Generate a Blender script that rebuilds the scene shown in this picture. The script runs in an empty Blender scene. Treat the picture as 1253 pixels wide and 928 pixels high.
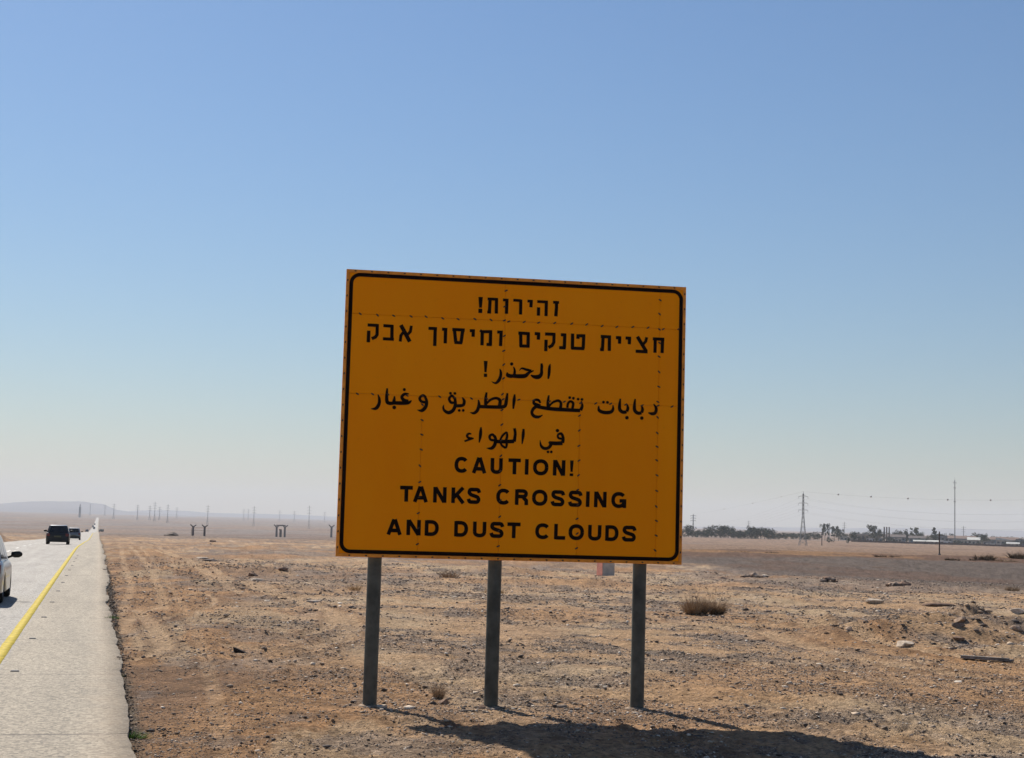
import bpy, bmesh, math, random
import numpy as np
from mathutils import Vector, Matrix

# ------------------------------------------------------------------ camera
scene = bpy.context.scene
W0, H0 = 1253.0, 928.0
FPX = 1850.0
CAM_H = 2.0
ROLL = math.radians(1.6)
PITCH = math.atan((645.7 - 464) / FPX)
FWD = Vector((0, math.cos(PITCH), math.sin(PITCH)))
_r0 = Vector((1, 0, 0)); _u0 = Vector((0, -math.sin(PITCH), math.cos(PITCH)))
RIGHT = _r0 * math.cos(ROLL) + _u0 * math.sin(ROLL)
UP = _u0 * math.cos(ROLL) - _r0 * math.sin(ROLL)
cam_data = bpy.data.cameras.new("camera")
cam = bpy.data.objects.new("camera", cam_data)
scene.collection.objects.link(cam)
m = Matrix((RIGHT, UP, -FWD)).transposed().to_4x4()
m.translation = Vector((0, 0, CAM_H))
cam.matrix_world = m
cam_data.sensor_width = 36.0
cam_data.lens = FPX / W0 * 36.0
cam_data.clip_start = 0.1
cam_data.clip_end = 60000
scene.camera = cam

# ------------------------------------------------------------------ sky, sun, exposure
SUN_EL = math.radians(39.5)
SUN_AZ = math.radians(-29.0)          # to the left of the view, ahead of the camera
world = bpy.data.worlds.new("World"); scene.world = world; world.use_nodes = True
wn = world.node_tree.nodes; wl = world.node_tree.links
bg = wn["Background"]
sky = wn.new("ShaderNodeTexSky"); sky.sky_type = 'NISHITA'; sky.sun_disc = False
sky.sun_elevation = SUN_EL; sky.sun_rotation = SUN_AZ
sky.altitude = 300; sky.air_density = 1.5; sky.dust_density = 0.27; sky.ozone_density = 9.0
tint = wn.new("ShaderNodeMix"); tint.data_type = 'RGBA'; tint.blend_type = 'MULTIPLY'; tint.inputs[0].default_value = 1.0
tint.inputs[7].default_value = (1.01, 0.985, 1.01, 1)          # a touch less green over the whole sky
wl.new(sky.outputs[0], tint.inputs[6]); wl.new(tint.outputs[2], bg.inputs[0]); bg.inputs[1].default_value = 0.062
sl = bpy.data.lights.new("sun", 'SUN'); sl.energy = 4.9; sl.angle = math.radians(0.53); sl.color = (1.0, 0.93, 0.83)
sun = bpy.data.objects.new("sun", sl); scene.collection.objects.link(sun)
sdir = Vector((math.sin(SUN_AZ) * math.cos(SUN_EL), math.cos(SUN_AZ) * math.cos(SUN_EL), math.sin(SUN_EL)))
sun.rotation_euler = sdir.to_track_quat('Z', 'Y').to_euler()
sun.location = (0, 0, 60)
scene.view_settings.view_transform = 'Standard'; scene.view_settings.look = 'None'
scene.view_settings.exposure = 0.40; scene.view_settings.gamma = 1.0
scene.render.engine = 'CYCLES'
scene.cycles.volume_bounces = 1
HAZE_DENSITY = 8.5e-5

# ------------------------------------------------------------------ helpers
COL = scene.collection
rnd = random.Random(7)

def tag(o, label=None, cat=None, group=None, kind=None):
    if label: o['label'] = label
    if cat: o['category'] = cat
    if group: o['group'] = group
    if kind: o['kind'] = kind
    return o

def mesh_obj(name, verts, faces, mat=None, parent=None, smooth=False):
    me = bpy.data.meshes.new(name)
    me.from_pydata([tuple(v) for v in verts], [], faces)
    me.update()
    if smooth: me.polygons.foreach_set('use_smooth', [True] * len(me.polygons))
    if mat: me.materials.append(mat)
    o = bpy.data.objects.new(name, me)
    COL.objects.link(o)
    if parent: o.parent = parent
    return o

def np_mesh(name, V, T, mat, smooth=False, parent=None):
    """V (n,3) float array, T (k,m) int array of same-sized faces"""
    me = bpy.data.meshes.new(name)
    V = np.ascontiguousarray(V, dtype=np.float32); T = np.ascontiguousarray(T, dtype=np.int32)
    k, mm = T.shape
    me.vertices.add(len(V)); me.vertices.foreach_set('co', V.ravel())
    me.loops.add(k * mm); me.loops.foreach_set('vertex_index', T.ravel())
    me.polygons.add(k)
    me.polygons.foreach_set('loop_start', np.arange(0, k * mm, mm, dtype=np.int32))
    me.update(calc_edges=True); me.validate()
    if smooth: me.polygons.foreach_set('use_smooth', np.ones(k, dtype=bool))
    if mat: me.materials.append(mat)
    o = bpy.data.objects.new(name, me); COL.objects.link(o)
    if parent: o.parent = parent
    return o

def empty(name, loc, rz=0.0, scale=1.0):
    o = bpy.data.objects.new(name, None); COL.objects.link(o)
    o.location = loc; o.rotation_euler = (0, 0, rz); o.scale = (scale,) * 3
    o.empty_display_size = 0.2
    return o

def copy_tree(o, parent=None):
    c = o.copy(); COL.objects.link(c)
    if parent: c.parent = parent
    for ch in list(o.children):
        copy_tree(ch, c)
    return c

class MB:
    """collects simple solids into one mesh"""
    def __init__(s): s.v = []; s.f = []
    def add(s, vs, fs):
        n = len(s.v); s.v += [tuple(v) for v in vs]; s.f += [tuple(i + n for i in f) for f in fs]
    def box(s, x0, x1, y0, y1, z0, z1):
        s.add([(x0, y0, z0), (x1, y0, z0), (x1, y1, z0), (x0, y1, z0), (x0, y0, z1), (x1, y0, z1), (x1, y1, z1), (x0, y1, z1)],
              [(0, 3, 2, 1), (4, 5, 6, 7), (0, 1, 5, 4), (1, 2, 6, 5), (2, 3, 7, 6), (3, 0, 4, 7)])
    def bar(s, a, b, w, w2=None, n=4):
        a = Vector(a); b = Vector(b); d = (b - a)
        if d.length < 1e-6: return
        d.normalize(); w2 = w if w2 is None else w2
        t = Vector((0, 0, 1)) if abs(d.z) < 0.9 else Vector((1, 0, 0))
        p = d.cross(t).normalized(); q = d.cross(p).normalized()
        vs = []
        for c, r in ((a, w / 2), (b, w2 / 2)):
            for i in range(n):
                an = 2 * math.pi * (i + .5) / n
                vs.append(c + p * math.cos(an) * r * (1.414 if n == 4 else 1) + q * math.sin(an) * r * (1.414 if n == 4 else 1))
        fs = [(i, (i + 1) % n, n + (i + 1) % n, n + i) for i in range(n)]
        fs += [tuple(range(n - 1, -1, -1)), tuple(range(n, 2 * n))]
        s.add(vs, fs)
    def tube(s, pts, w, n=6):
        for i in range(len(pts) - 1): s.bar(pts[i], pts[i + 1], w, w, n)
    def lathe(s, prof, axis='z', n=24, c=(0, 0, 0)):
        vs = []; fs = []
        for (r, h) in prof:
            for i in range(n):
                a = 2 * math.pi * i / n
                if axis == 'z': vs.append((c[0] + r * math.cos(a), c[1] + r * math.sin(a), c[2] + h))
                else: vs.append((c[0] + h, c[1] + r * math.cos(a), c[2] + r * math.sin(a)))
        for j in range(len(prof) - 1):
            for i in range(n):
                fs.append((j * n + i, j * n + (i + 1) % n, (j + 1) * n + (i + 1) % n, (j + 1) * n + i))
        s.add(vs, fs)
    def poly(s, pts): s.add(pts, [tuple(range(len(pts)))])
    def build(s, name, mat, parent=None, smooth=False):
        return mesh_obj(name, s.v, s.f, mat, parent, smooth)

def bevel(o, w, seg=2, ang=35):
    b = o.modifiers.new("bevel", 'BEVEL'); b.width = w; b.segments = seg; b.limit_method = 'ANGLE'; b.angle_limit = math.radians(ang)
    return o

# ---- materials
def nodemat(name):
    m = bpy.data.materials.new(name); m.use_nodes = True
    nt = m.node_tree; return m, nt, nt.nodes, nt.links, nt.nodes["Principled BSDF"]

def mat(name, col, rough=0.7, metal=0.0, var=0.15, scale=6.0, bump=0.0, bscale=40.0, spec=0.5, coat=0.0, coords='Object', col2=None):
    m, nt, N, L, P = nodemat(name)
    P.inputs['Roughness'].default_value = rough; P.inputs['Metallic'].default_value = metal
    P.inputs['Specular IOR Level'].default_value = spec; P.inputs['Coat Weight'].default_value = coat
    tc = N.new("ShaderNodeTexCoord"); nz = N.new("ShaderNodeTexNoise")
    nz.inputs['Scale'].default_value = scale; nz.inputs['Detail'].default_value = 6; nz.inputs['Roughness'].default_value = .65
    L.new(tc.outputs[coords], nz.inputs['Vector'])
    mx = N.new("ShaderNodeMix"); mx.data_type = 'RGBA'
    c2 = col2 if col2 else tuple(c * (1 - 2 * var) for c in col)
    mx.inputs[6].default_value = (*c2, 1); mx.inputs[7].default_value = (*[min(1, c * (1 + var)) for c in col], 1)
    mr = N.new("ShaderNodeMapRange"); mr.inputs[1].default_value = .32; mr.inputs[2].default_value = .68
    L.new(nz.outputs['Fac'], mr.inputs[0]); L.new(mr.outputs[0], mx.inputs[0]); L.new(mx.outputs[2], P.inputs['Base Color'])
    if bump > 0:
        n2 = N.new("ShaderNodeTexNoise"); n2.inputs['Scale'].default_value = bscale; n2.inputs['Detail'].default_value = 5
        L.new(tc.outputs[coords], n2.inputs['Vector'])
        b = N.new("ShaderNodeBump"); b.inputs['Strength'].default_value = .6; b.inputs['Distance'].default_value = bump
        L.new(n2.outputs['Fac'], b.inputs['Height']); L.new(b.outputs[0], P.inputs['Normal'])
    return m

# ---- noise in numpy
_rs = np.random.RandomState(11)
_LAT = _rs.rand(8, 256, 256)
def vnoise(x, y, k=0):
    x = np.asarray(x, float); y = np.asarray(y, float)
    xi = np.floor(x); yi = np.floor(y); fx = x - xi; fy = y - yi
    fx = fx * fx * (3 - 2 * fx); fy = fy * fy * (3 - 2 * fy)
    xi = xi.astype(int) & 255; yi = yi.astype(int) & 255; x1 = (xi + 1) & 255; y1 = (yi + 1) & 255
    L = _LAT[k % 8]
    return (L[xi, yi] * (1 - fx) + L[x1, yi] * fx) * (1 - fy) + (L[xi, y1] * (1 - fx) + L[x1, y1] * fx) * fy
def fbm(x, y, k=0, o=5, g=0.5):
    s = 0; a = 1; t = 0
    for i in range(o):
        c, sn = math.cos(i * 1.3), math.sin(i * 1.3)
        s = s + a * vnoise((x * c - y * sn) * 2 ** i + 17.3 * i, (x * sn + y * c) * 2 ** i + 5.1 * i, k + i); t += a; a *= g
    return s / t            # 0..1, mean .5
def sstep(a, b, x):
    t = np.clip((x - a) / (b - a), 0, 1); return t * t * (3 - 2 * t)

# ------------------------------------------------------------------ the lie of the land
def ray(px, py):
    return FWD + RIGHT * ((px - W0 / 2) / FPX) - UP * ((py - H0 / 2) / FPX)
_rv = ray(121.0, 631.6); _rl = math.hypot(_rv.x, _rv.y)
RX, RY = _rv.x / _rl, _rv.y / _rl            # direction of the road on the ground
def road_uv(x, y): return x * RY - y * RX, x * RX + y * RY      # lateral (right +), along
def road_xy(u, s): return u * RY + s * RX, -u * RX + s * RY

# drop below eye level divided by distance, left part of the plain and right part
_TL = [(110, .0190), (160, .0165), (225, .0152), (300, .0131), (400, .0112), (600, .0114), (1000, .0111), (1600, .0094), (2500, .0062), (3500, .0036), (5000, .0014), (8000, -.0006), (20000, -.002)]
_TR = [(110, .0182), (150, .0130), (200, .0104), (300, .0086), (500, .0075), (854, .0067), (1300, .0028), (2000, .0012), (4000, -.0008), (9000, -.0022), (20000, -.003)]
_lr = np.linspace(math.log(50), math.log(20000), 400)
def _prof(T):
    r = [50, 75, 95] + [a for a, b in T]; z = [0, 0, 0] + [CAM_H - a * b for a, b in T]
    zz = np.interp(_lr, np.log(r), z)
    k = np.exp(-np.linspace(-2, 2, 25) ** 2); k /= k.sum()
    return np.convolve(np.pad(zz, 12, mode='edge'), k, 'valid')
_PL, _PR = _prof(_TL), _prof(_TR)
def base_z(x, y):
    r = np.hypot(x, y); az = np.degrees(np.arctan2(x, y))
    w = sstep(-7, 5, az) * (1 - sstep(60, 160, az))
    lr = np.log(np.maximum(r, 50.0))
    z = np.interp(lr, _lr, _PL) * (1 - w) + np.interp(lr, _lr, _PR) * w
    return np.where(r < 50, 0.0, z)

MOUNDS = []   # (x, y, radius_x, radius_y, height)
def raise_z(x, y):
    h = np.zeros_like(x)
    for (mx, my, rx, ry, hh) in MOUNDS:
        d = ((x - mx) / rx) ** 2 + ((y - my) / ry) ** 2
        rough = 0.65 + 0.7 * fbm(x * 1.3 + 3, y * 1.3, 2, 4)
        h = h + hh * np.exp(-d * 1.2) * (rough if hh > .12 else 1)
    return h
TRACKS = []   # polylines of wheel tracks: (points, half width, gauge)
def track_mask(x, y, edge=None):
    out = np.zeros_like(x)
    for pts, hw, *st in TRACKS:
        st = st[0] if st else 1.0
        for (a, b) in zip(pts[:-1], pts[1:]):
            ax, ay = a; bx, by = b; dx, dy = bx - ax, by - ay; L2 = dx * dx + dy * dy
            sel = (x > min(ax, bx) - 1) & (x < max(ax, bx) + 1) & (y > min(ay, by) - 1) & (y < max(ay, by) + 1)
            if not sel.any(): continue
            xs, ys = x[sel], y[sel]
            t = np.clip(((xs - ax) * dx + (ys - ay) * dy) / L2, 0, 1)
            d = np.hypot(xs - ax - t * dx, ys - ay - t * dy)
            out[sel] = np.maximum(out[sel], st * (1 - sstep(hw * .55, hw * 1.1, d)))
            if edge is not None: edge[sel] = np.maximum(edge[sel], st * np.exp(-((d / hw - 1.45) / .35) ** 2))
    return out

ROAD_L, ROAD_R = -7.4, 0.37
def ground_z(x, y, fine=True):
    x = np.atleast_1d(np.asarray(x, float)); y = np.atleast_1d(np.asarray(y, float))
    z = base_z(x, y)
    r = np.hypot(x, y); u, s = road_uv(x, y)
    n = (fbm(x * .22, y * .22, 0, 3) - .5) * .20 + (fbm(x * .9, y * .9, 1, 4) - .5) * .085
    if fine:
        cl = sstep(.40, .62, fbm(x * .5 + 7, y * .5, 6, 3))
        n = n + (fbm(x * 5, y * 5, 2, 4, .6) - .5) * (.04 + .05 * cl)
        n = n + (np.abs(fbm(x * 2.2, y * 3.4, 5, 4, .6) - .5) - .1) * .10
        n = n + (fbm(x * 15, y * 15, 7, 3, .6) - .5) * .030 * (.4 + cl)
    n = n * (1 + .6 * sstep(35, 70, r)) + (fbm(x * .05, y * .05, 3, 4) - .5) * np.clip((r - 45) / 100, 0, 1) * .45
    n = n + (fbm(x * .011, y * .011, 4, 4) - .5) * np.clip((r - 150) / 500, 0, 1) * .9
    h = n + raise_z(x, y)
    px_ = np.clip(x, -1.5, 1.5); h = h * (1 - .92 * np.exp(-((x - px_) ** 2 + (y - 17.08 - px_ * .1) ** 2) / .55))
    # corridor of the road
    ext = np.clip((r - 250) / 600, 0, 4) * 1.6
    right = sstep(ROAD_R - .05 + ext, ROAD_R + 1.6 + ext * 2, u); left = sstep(-ROAD_L - .1 + ext, -ROAD_L + 4.0 + ext, -u)
    k = np.maximum(right, left)
    far = np.clip((s - 300) / 500, 0, 1)
    z = z + h * k + (1 - k) * (-.035 - .055 * sstep(.38, .58, fbm(s * .5, s * 0 + 2, 3, 4)) - .5 * far)
    inside = (u < ROAD_R - .12) & (u > ROAD_L + .1)
    z = np.where(inside, z - .06 - .35 * far, z)
    z = z + (fbm(x * 7, y * 7, 6, 3) - .5) * .03 * (1 - k) * (~inside)
    ed = np.zeros_like(x); tm = track_mask(x, y, ed)
    z = z - tm * .022 + ed * (1 - tm) * .030 * (.4 + fbm(x * 4, y * 4, 3, 3))
    return z
def gz(x, y): return float(ground_z(x, y)[0])

def hit(px, py):
    """where the sight line through a measured point of the photograph meets the land"""
    d = np.array(ray(px, py)); T = np.exp(np.linspace(math.log(6), math.log(15000), 700))
    for k in range(3):
        X = d[0] * T; Y = d[1] * T; Z = CAM_H + d[2] * T
        below = np.nonzero(Z < ground_z(X, Y, k > 0))[0]
        i = below[0] if len(below) else len(T) - 1
        T = np.linspace(T[max(0, i - 1)], T[i], 40)
    t = T[-1] if k < 2 else T[min(i, 39)]
    return Vector((d[0] * t, d[1] * t, CAM_H + d[2] * t))
def at(px, r):
    """a spot on the land in the direction of px, r metres away"""
    d = ray(px, 628.2 + .0279 * px); l = math.hypot(d.x, d.y)
    x, y = d.x / l * r, d.y / l * r
    return Vector((x, y, gz(x, y)))
def flat_hit(px, py):
    d = ray(px, py); t = -CAM_H / d.z; return d.x * t, d.y * t

for px, py, rx, ry, hh in [
        (1060, 782, 1.5, 1.0, .28), (1130, 775, 1.7, .9, .40), (1185, 768, .9, .7, .55), (1175, 786, 1.6, .8, .26), (1253, 780, 1.2, .9, .38), (1245, 800, .9, .6, .16), (1010, 770, 1.0, .6, .16),
        (250, 664, 1.1, 1.3, .45), (282, 664, 1.0, 1.4, .22), (240, 667, .8, 1.2, .18), (312, 668, 1.4, 1.8, .3), (342, 667, 1.0, 1.5, .25), (350, 720, 2.2, 1.2, .12), (300, 700, 2.5, 1.5, .12),
        (260, 715, 1.4, 1.6, .14), (380, 740, 1.2, .5, .08), (600, 700, 3.0, 2.5, .25), (700, 716, 2.5, 1.6, .2), (560, 752, 2.4, .9, .10), (880, 724, 3.0, 1.4, .15),
        (860, 742, 1.0, .7, .10), (490, 886, .5, .35, .05), (700, 874, .7, .3, .05), (1150, 930, 1.7, 1.5, .07), (620, 935, 1.3, .9, .10), (700, 905, 1.3, .6, .05)]:
    x, y = flat_hit(px, py)
    MOUNDS.append((x, y, rx, ry, hh))
for px, py in [(10, 655), (28, 652), (40, 654)]:
    d = at(px, 150); MOUNDS.append((d.x - 6, d.y, 6, 8, 1.0))
def W2(l): return [flat_hit(*p) for p in l]
def smooth_line(pts, n=8):
    out = []
    P = [pts[0]] + pts + [pts[-1]]
    for i in range(1, len(P) - 2):
        for k in range(n):
            t = k / n; p0, p1, p2, p3 = P[i - 1], P[i], P[i + 1], P[i + 2]
            out.append(tuple(.5 * ((2 * b) + (-a + c) * t + (2 * a - 5 * b + 4 * c - d) * t * t + (-a + 3 * b - 3 * c + d) * t ** 3) for a, b, c, d in zip(p0, p1, p2, p3)))
    out.append(pts[-1]); return out
TRACKS += [(smooth_line(W2([(166, 742), (178, 755), (190, 772), (200, 790), (186, 800), (160, 806)])), .17),
           (smooth_line(W2([(150, 770), (165, 752), (190, 742), (215, 738)])), .14),
           (smooth_line(W2([(215, 690), (290, 712), (360, 736), (420, 757), (425, 775), (390, 792), (330, 797), (280, 790)])), .26),
           (smooth_line(W2([(190, 672), (270, 702), (350, 727), (400, 750), (404, 766), (376, 778), (330, 781)])), .18),
           (smooth_line(W2([(148, 668), (152, 690), (160, 715), (150, 745), (158, 770)])), .14, .6),
           (smooth_line(W2([(172, 668), (196, 700), (222, 740), (245, 790), (262, 850), (275, 928)])), .11, .40),
           (smooth_line(W2([(300, 800), (330, 850), (350, 900), (365, 950)])), .10, .15),
           (smooth_line(W2([(205, 735), (240, 726), (262, 732), (250, 745), (215, 752), (190, 762)])), .10),
           (smooth_line(W2([(155, 662), (170, 680), (185, 700), (196, 722), (200, 745)])), .16, .7),
           (smooth_line(W2([(180, 660), (215, 680), (255, 705), (300, 728)])), .2, .7),
           (smooth_line(W2([(830, 742), (900, 752), (980, 768), (1060, 786), (1150, 799), (1253, 812), (1400, 830)])), .3),
           (smooth_line(W2([(830, 762), (900, 772), (980, 788), (1060, 806), (1150, 822), (1253, 836), (1400, 860)])), .28)]

# ---- where the soils change
_az = lambda px: math.degrees(math.atan2(*[c for c in (ray(px, 640).x, ray(px, 640).y)]))
def rof(px, py):
    p = hit(px, py); return math.hypot(p.x, p.y)
NEAR_EDGE = [(840, 690), (940, 703), (1060, 713), (1160, 718), (1300, 726)]
DARK_EDGE = [(840, 677), (940, 678), (1060, 681), (1160, 684), (1300, 689)]
TAN_EDGE = [(840, 673), (940, 674), (1060, 677), (1160, 680), (1300, 684)]
_nz = [(_az(a), rof(a, b)) for a, b in NEAR_EDGE]; _dk = [(_az(a), rof(a, b)) for a, b in DARK_EDGE]; _tn = [(_az(a), rof(a, b)) for a, b in TAN_EDGE]
ORANGE_BAND = smooth_line(W2([(840, 752), (920, 762), (1000, 775), (1080, 792), (1160, 803), (1253, 818), (1400, 840)]))

def seg_dist(x, y, pts):
    d = np.full(x.shape, 1e9)
    for (ax, ay), (bx, by) in zip(pts[:-1], pts[1:]):
        dx, dy = bx - ax, by - ay; t = np.clip(((x - ax) * dx + (y - ay) * dy) / (dx * dx + dy * dy), 0, 1)
        d = np.minimum(d, np.hypot(x - ax - t * dx, y - ay - t * dy))
    return d
C = lambda *a: np.array(a)
TAN = C(.53, .345, .195); PALE = C(.66, .485, .305); GREY = C(.245, .195, .16); ORNG = C(.44, .25, .12); BROWN = C(.30, .175, .095)
FIELD = C(.135, .108, .092); DKBR = C(.15, .088, .06); FTAN = C(.245, .165, .115); PURP = C(.215, .17, .145)
def mixc(c, d, w): return c * (1 - w[:, None]) + d * w[:, None]
def gravel_mask(x, y):
    # windrows of gravel combed out along the direction of the wheel tracks
    wx = x + (fbm(x * .3, y * .3, 4, 3) - .5) * 2.5; wy = y + (fbm(x * .3 + 9, y * .3, 5, 3) - .5) * 2.5
    p = wx * .90 - wy * .43; q = wx * .43 + wy * .90
    fine = .25 + .75 * sstep(.40, .56, fbm(x * 2.3, y * 1.5, 5, 4, .65))
    a = sstep(.53, .585, fbm(p * .16 + 9, q * .55 + 4, 3, 5, .55)) * fine
    b = sstep(.565, .61, fbm(p * .45 + 1, q * 1.3 + 4, 0, 5, .6)) * fine
    u, s = road_uv(x, y)
    near = (1 - sstep(19, 26, np.hypot(x - 1.0, y - 3))) * sstep(.44, .56, fbm(x * .8, y * .6, 1, 5, .6)) * .8     # stony ground round the sign's feet
    dirt = 1 - sstep(1.5, 4.5, u + (fbm(x * .4, y * .3, 2, 4) - .5) * 2.5)
    return np.clip(np.maximum(np.maximum(a, b * .9), near) * (1 - .55 * dirt), 0, 1)
def soil(x, y):
    r = np.hypot(x, y); az = np.degrees(np.arctan2(x, y)); u, s = road_uv(x, y)
    c = np.tile(TAN, (len(x), 1))
    c = mixc(c, PALE, sstep(.47, .64, fbm(x * .35, y * .3, 1, 5)) * .9)
    c = mixc(c, GREY * .85, gravel_mask(x, y) * .85)
    c = mixc(c, PURP * .95, sstep(.46, .58, fbm(x * .13 + 5, y * .07, 2, 5, .6)) * sstep(32, 65, r) * .75)
    c = mixc(c, BROWN, sstep(.54, .62, fbm(x * .30 + 1, y * .12, 4, 5, .6)) * sstep(28, 60, r) * .65)
    c = mixc(c, PURP * .9, sstep(.50, .60, fbm(x * .9 + 3, y * .7, 7, 5, .6)) * .22)
    c = mixc(c, ORNG, sstep(.54, .68, fbm(x * .16 + 2, y * .14, 6, 5)) * .6)
    # disturbed earth by the road
    dirt = (1 - sstep(2.4, 6.0, u + (fbm(x * .3, y * .2, 2, 4) - .5) * 3.5)) * sstep(ROAD_R - .4, ROAD_R, u) * (1 - sstep(90, 140, r) * .6)
    cd = mixc(np.tile(BROWN * .86, (len(x), 1)), ORNG * .88, sstep(.42, .60, fbm(x * .45, y * .3, 4, 5)))
    cd = mixc(cd, PALE * .72, sstep(.56, .66, fbm(u * .9, s * .16, 7, 5)) * .7)
    cd = mixc(cd, GREY, sstep(.56, .64, fbm(x * .7 + 5, y * .5, 0, 5, .6)) * .6)
    c = mixc(c, cd, dirt)
    ob = 1 - sstep(.15, 1.6, seg_dist(x, y, ORANGE_BAND) + (fbm(x * .8, y * .8, 3, 4) - .5) * 1.6)
    c = mixc(c, ORNG * .95, ob * (.55 + .45 * sstep(.4, .6, fbm(x * .9, y * .9, 2, 4))))
    # grey-brown gravel plain to the right, then a dark brown strip, then the pale field
    wob = 1 + (fbm(x * .06, y * .06, 5, 5) - .5) * .18
    rr = r * wob
    nz = np.interp(az, [a for a, b in _nz], [b for a, b in _nz]); dk = np.interp(az, [a for a, b in _dk], [b for a, b in _dk]); tn = np.interp(az, [a for a, b in _tn], [b for a, b in _tn])
    inr = sstep(1.5, 7, az) 
    nz2 = nz * (.95 + .1 * fbm(x * .1, y * .1, 1, 3)); 
    cf = mixc(np.tile(FIELD, (len(x), 1)), FTAN * .9, sstep(.50, .64, fbm(x * .05, y * .03, 6, 5, .6)) * .8)
    cf = mixc(cf, DKBR, sstep(.50, .62, fbm(x * .09 + 4, y * .05, 1, 5, .6)) * .6)
    c = mixc(c, cf, sstep(nz2 * .95, nz2 * 1.08, r) * inr)
    st_ = mixc(np.tile(DKBR, (len(x), 1)), ORNG * .62, sstep(.48, .6, fbm(x * .07, y * .03, 2, 5, .6)) * .9)
    c = mixc(c, st_, sstep(dk * .84, dk * .97, rr) * inr)
    ff = mixc(np.tile(FTAN, (len(x), 1)), PURP, sstep(.44, .6, fbm(x * .006, y * .0035, 2, 5)) * .8)
    ff = mixc(ff, DKBR, sstep(.60, .68, fbm(x * .02, y * .008, 0, 5)) * .6)
    c = mixc(c, ff, sstep(tn * .98, tn * 1.08, rr) * inr)
    fl = mixc(np.tile(PURP * .85, (len(x), 1)), FTAN * .85, sstep(.42, .62, fbm(x * .008, y * .003, 1, 5)))
    fl = mixc(fl, DKBR, sstep(.57, .68, fbm(x * .012 + 4, y * .004, 3, 5)) * .7)
    c = mixc(c, fl, sstep(230, 420, r) * (1 - inr))
    ed = np.zeros_like(x); tm = track_mask(x, y, ed)
    c = mixc(c, BROWN * .8, ed * (1 - tm) * .55); c = mixc(c, C(.60, .41, .245), tm * (.35 + .6 * fbm(x * 3, y * 3, 2, 3)))
    # darker earth and debris at the pavement edge, shadow of the drop painted in
    e = (1 - sstep(.0, .16, np.abs(u - ROAD_R - .04) + (fbm(x * 2, y * 2, 1, 4) - .5) * .22))
    c = mixc(c, C(.12, .10, .075), np.clip(e, 0, 1) * (.25 + .65 * sstep(.38, .58, fbm(s * .5, s * 0 + 2, 3, 4))))
    mot = fbm(x * 1.7, y * 1.7, 5, 5, .65) + (fbm(x * 8, y * 6, 1, 4, .6) - .5) * .9
    c = c * (0.66 + .94 * mot)[:, None] * (1.0 + .10 * (1 - sstep(60, 140, r)))[:, None]
    c = np.clip(c, .02, 2); return c * np.minimum(1, .60 / c.max(1))[:, None]

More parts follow.
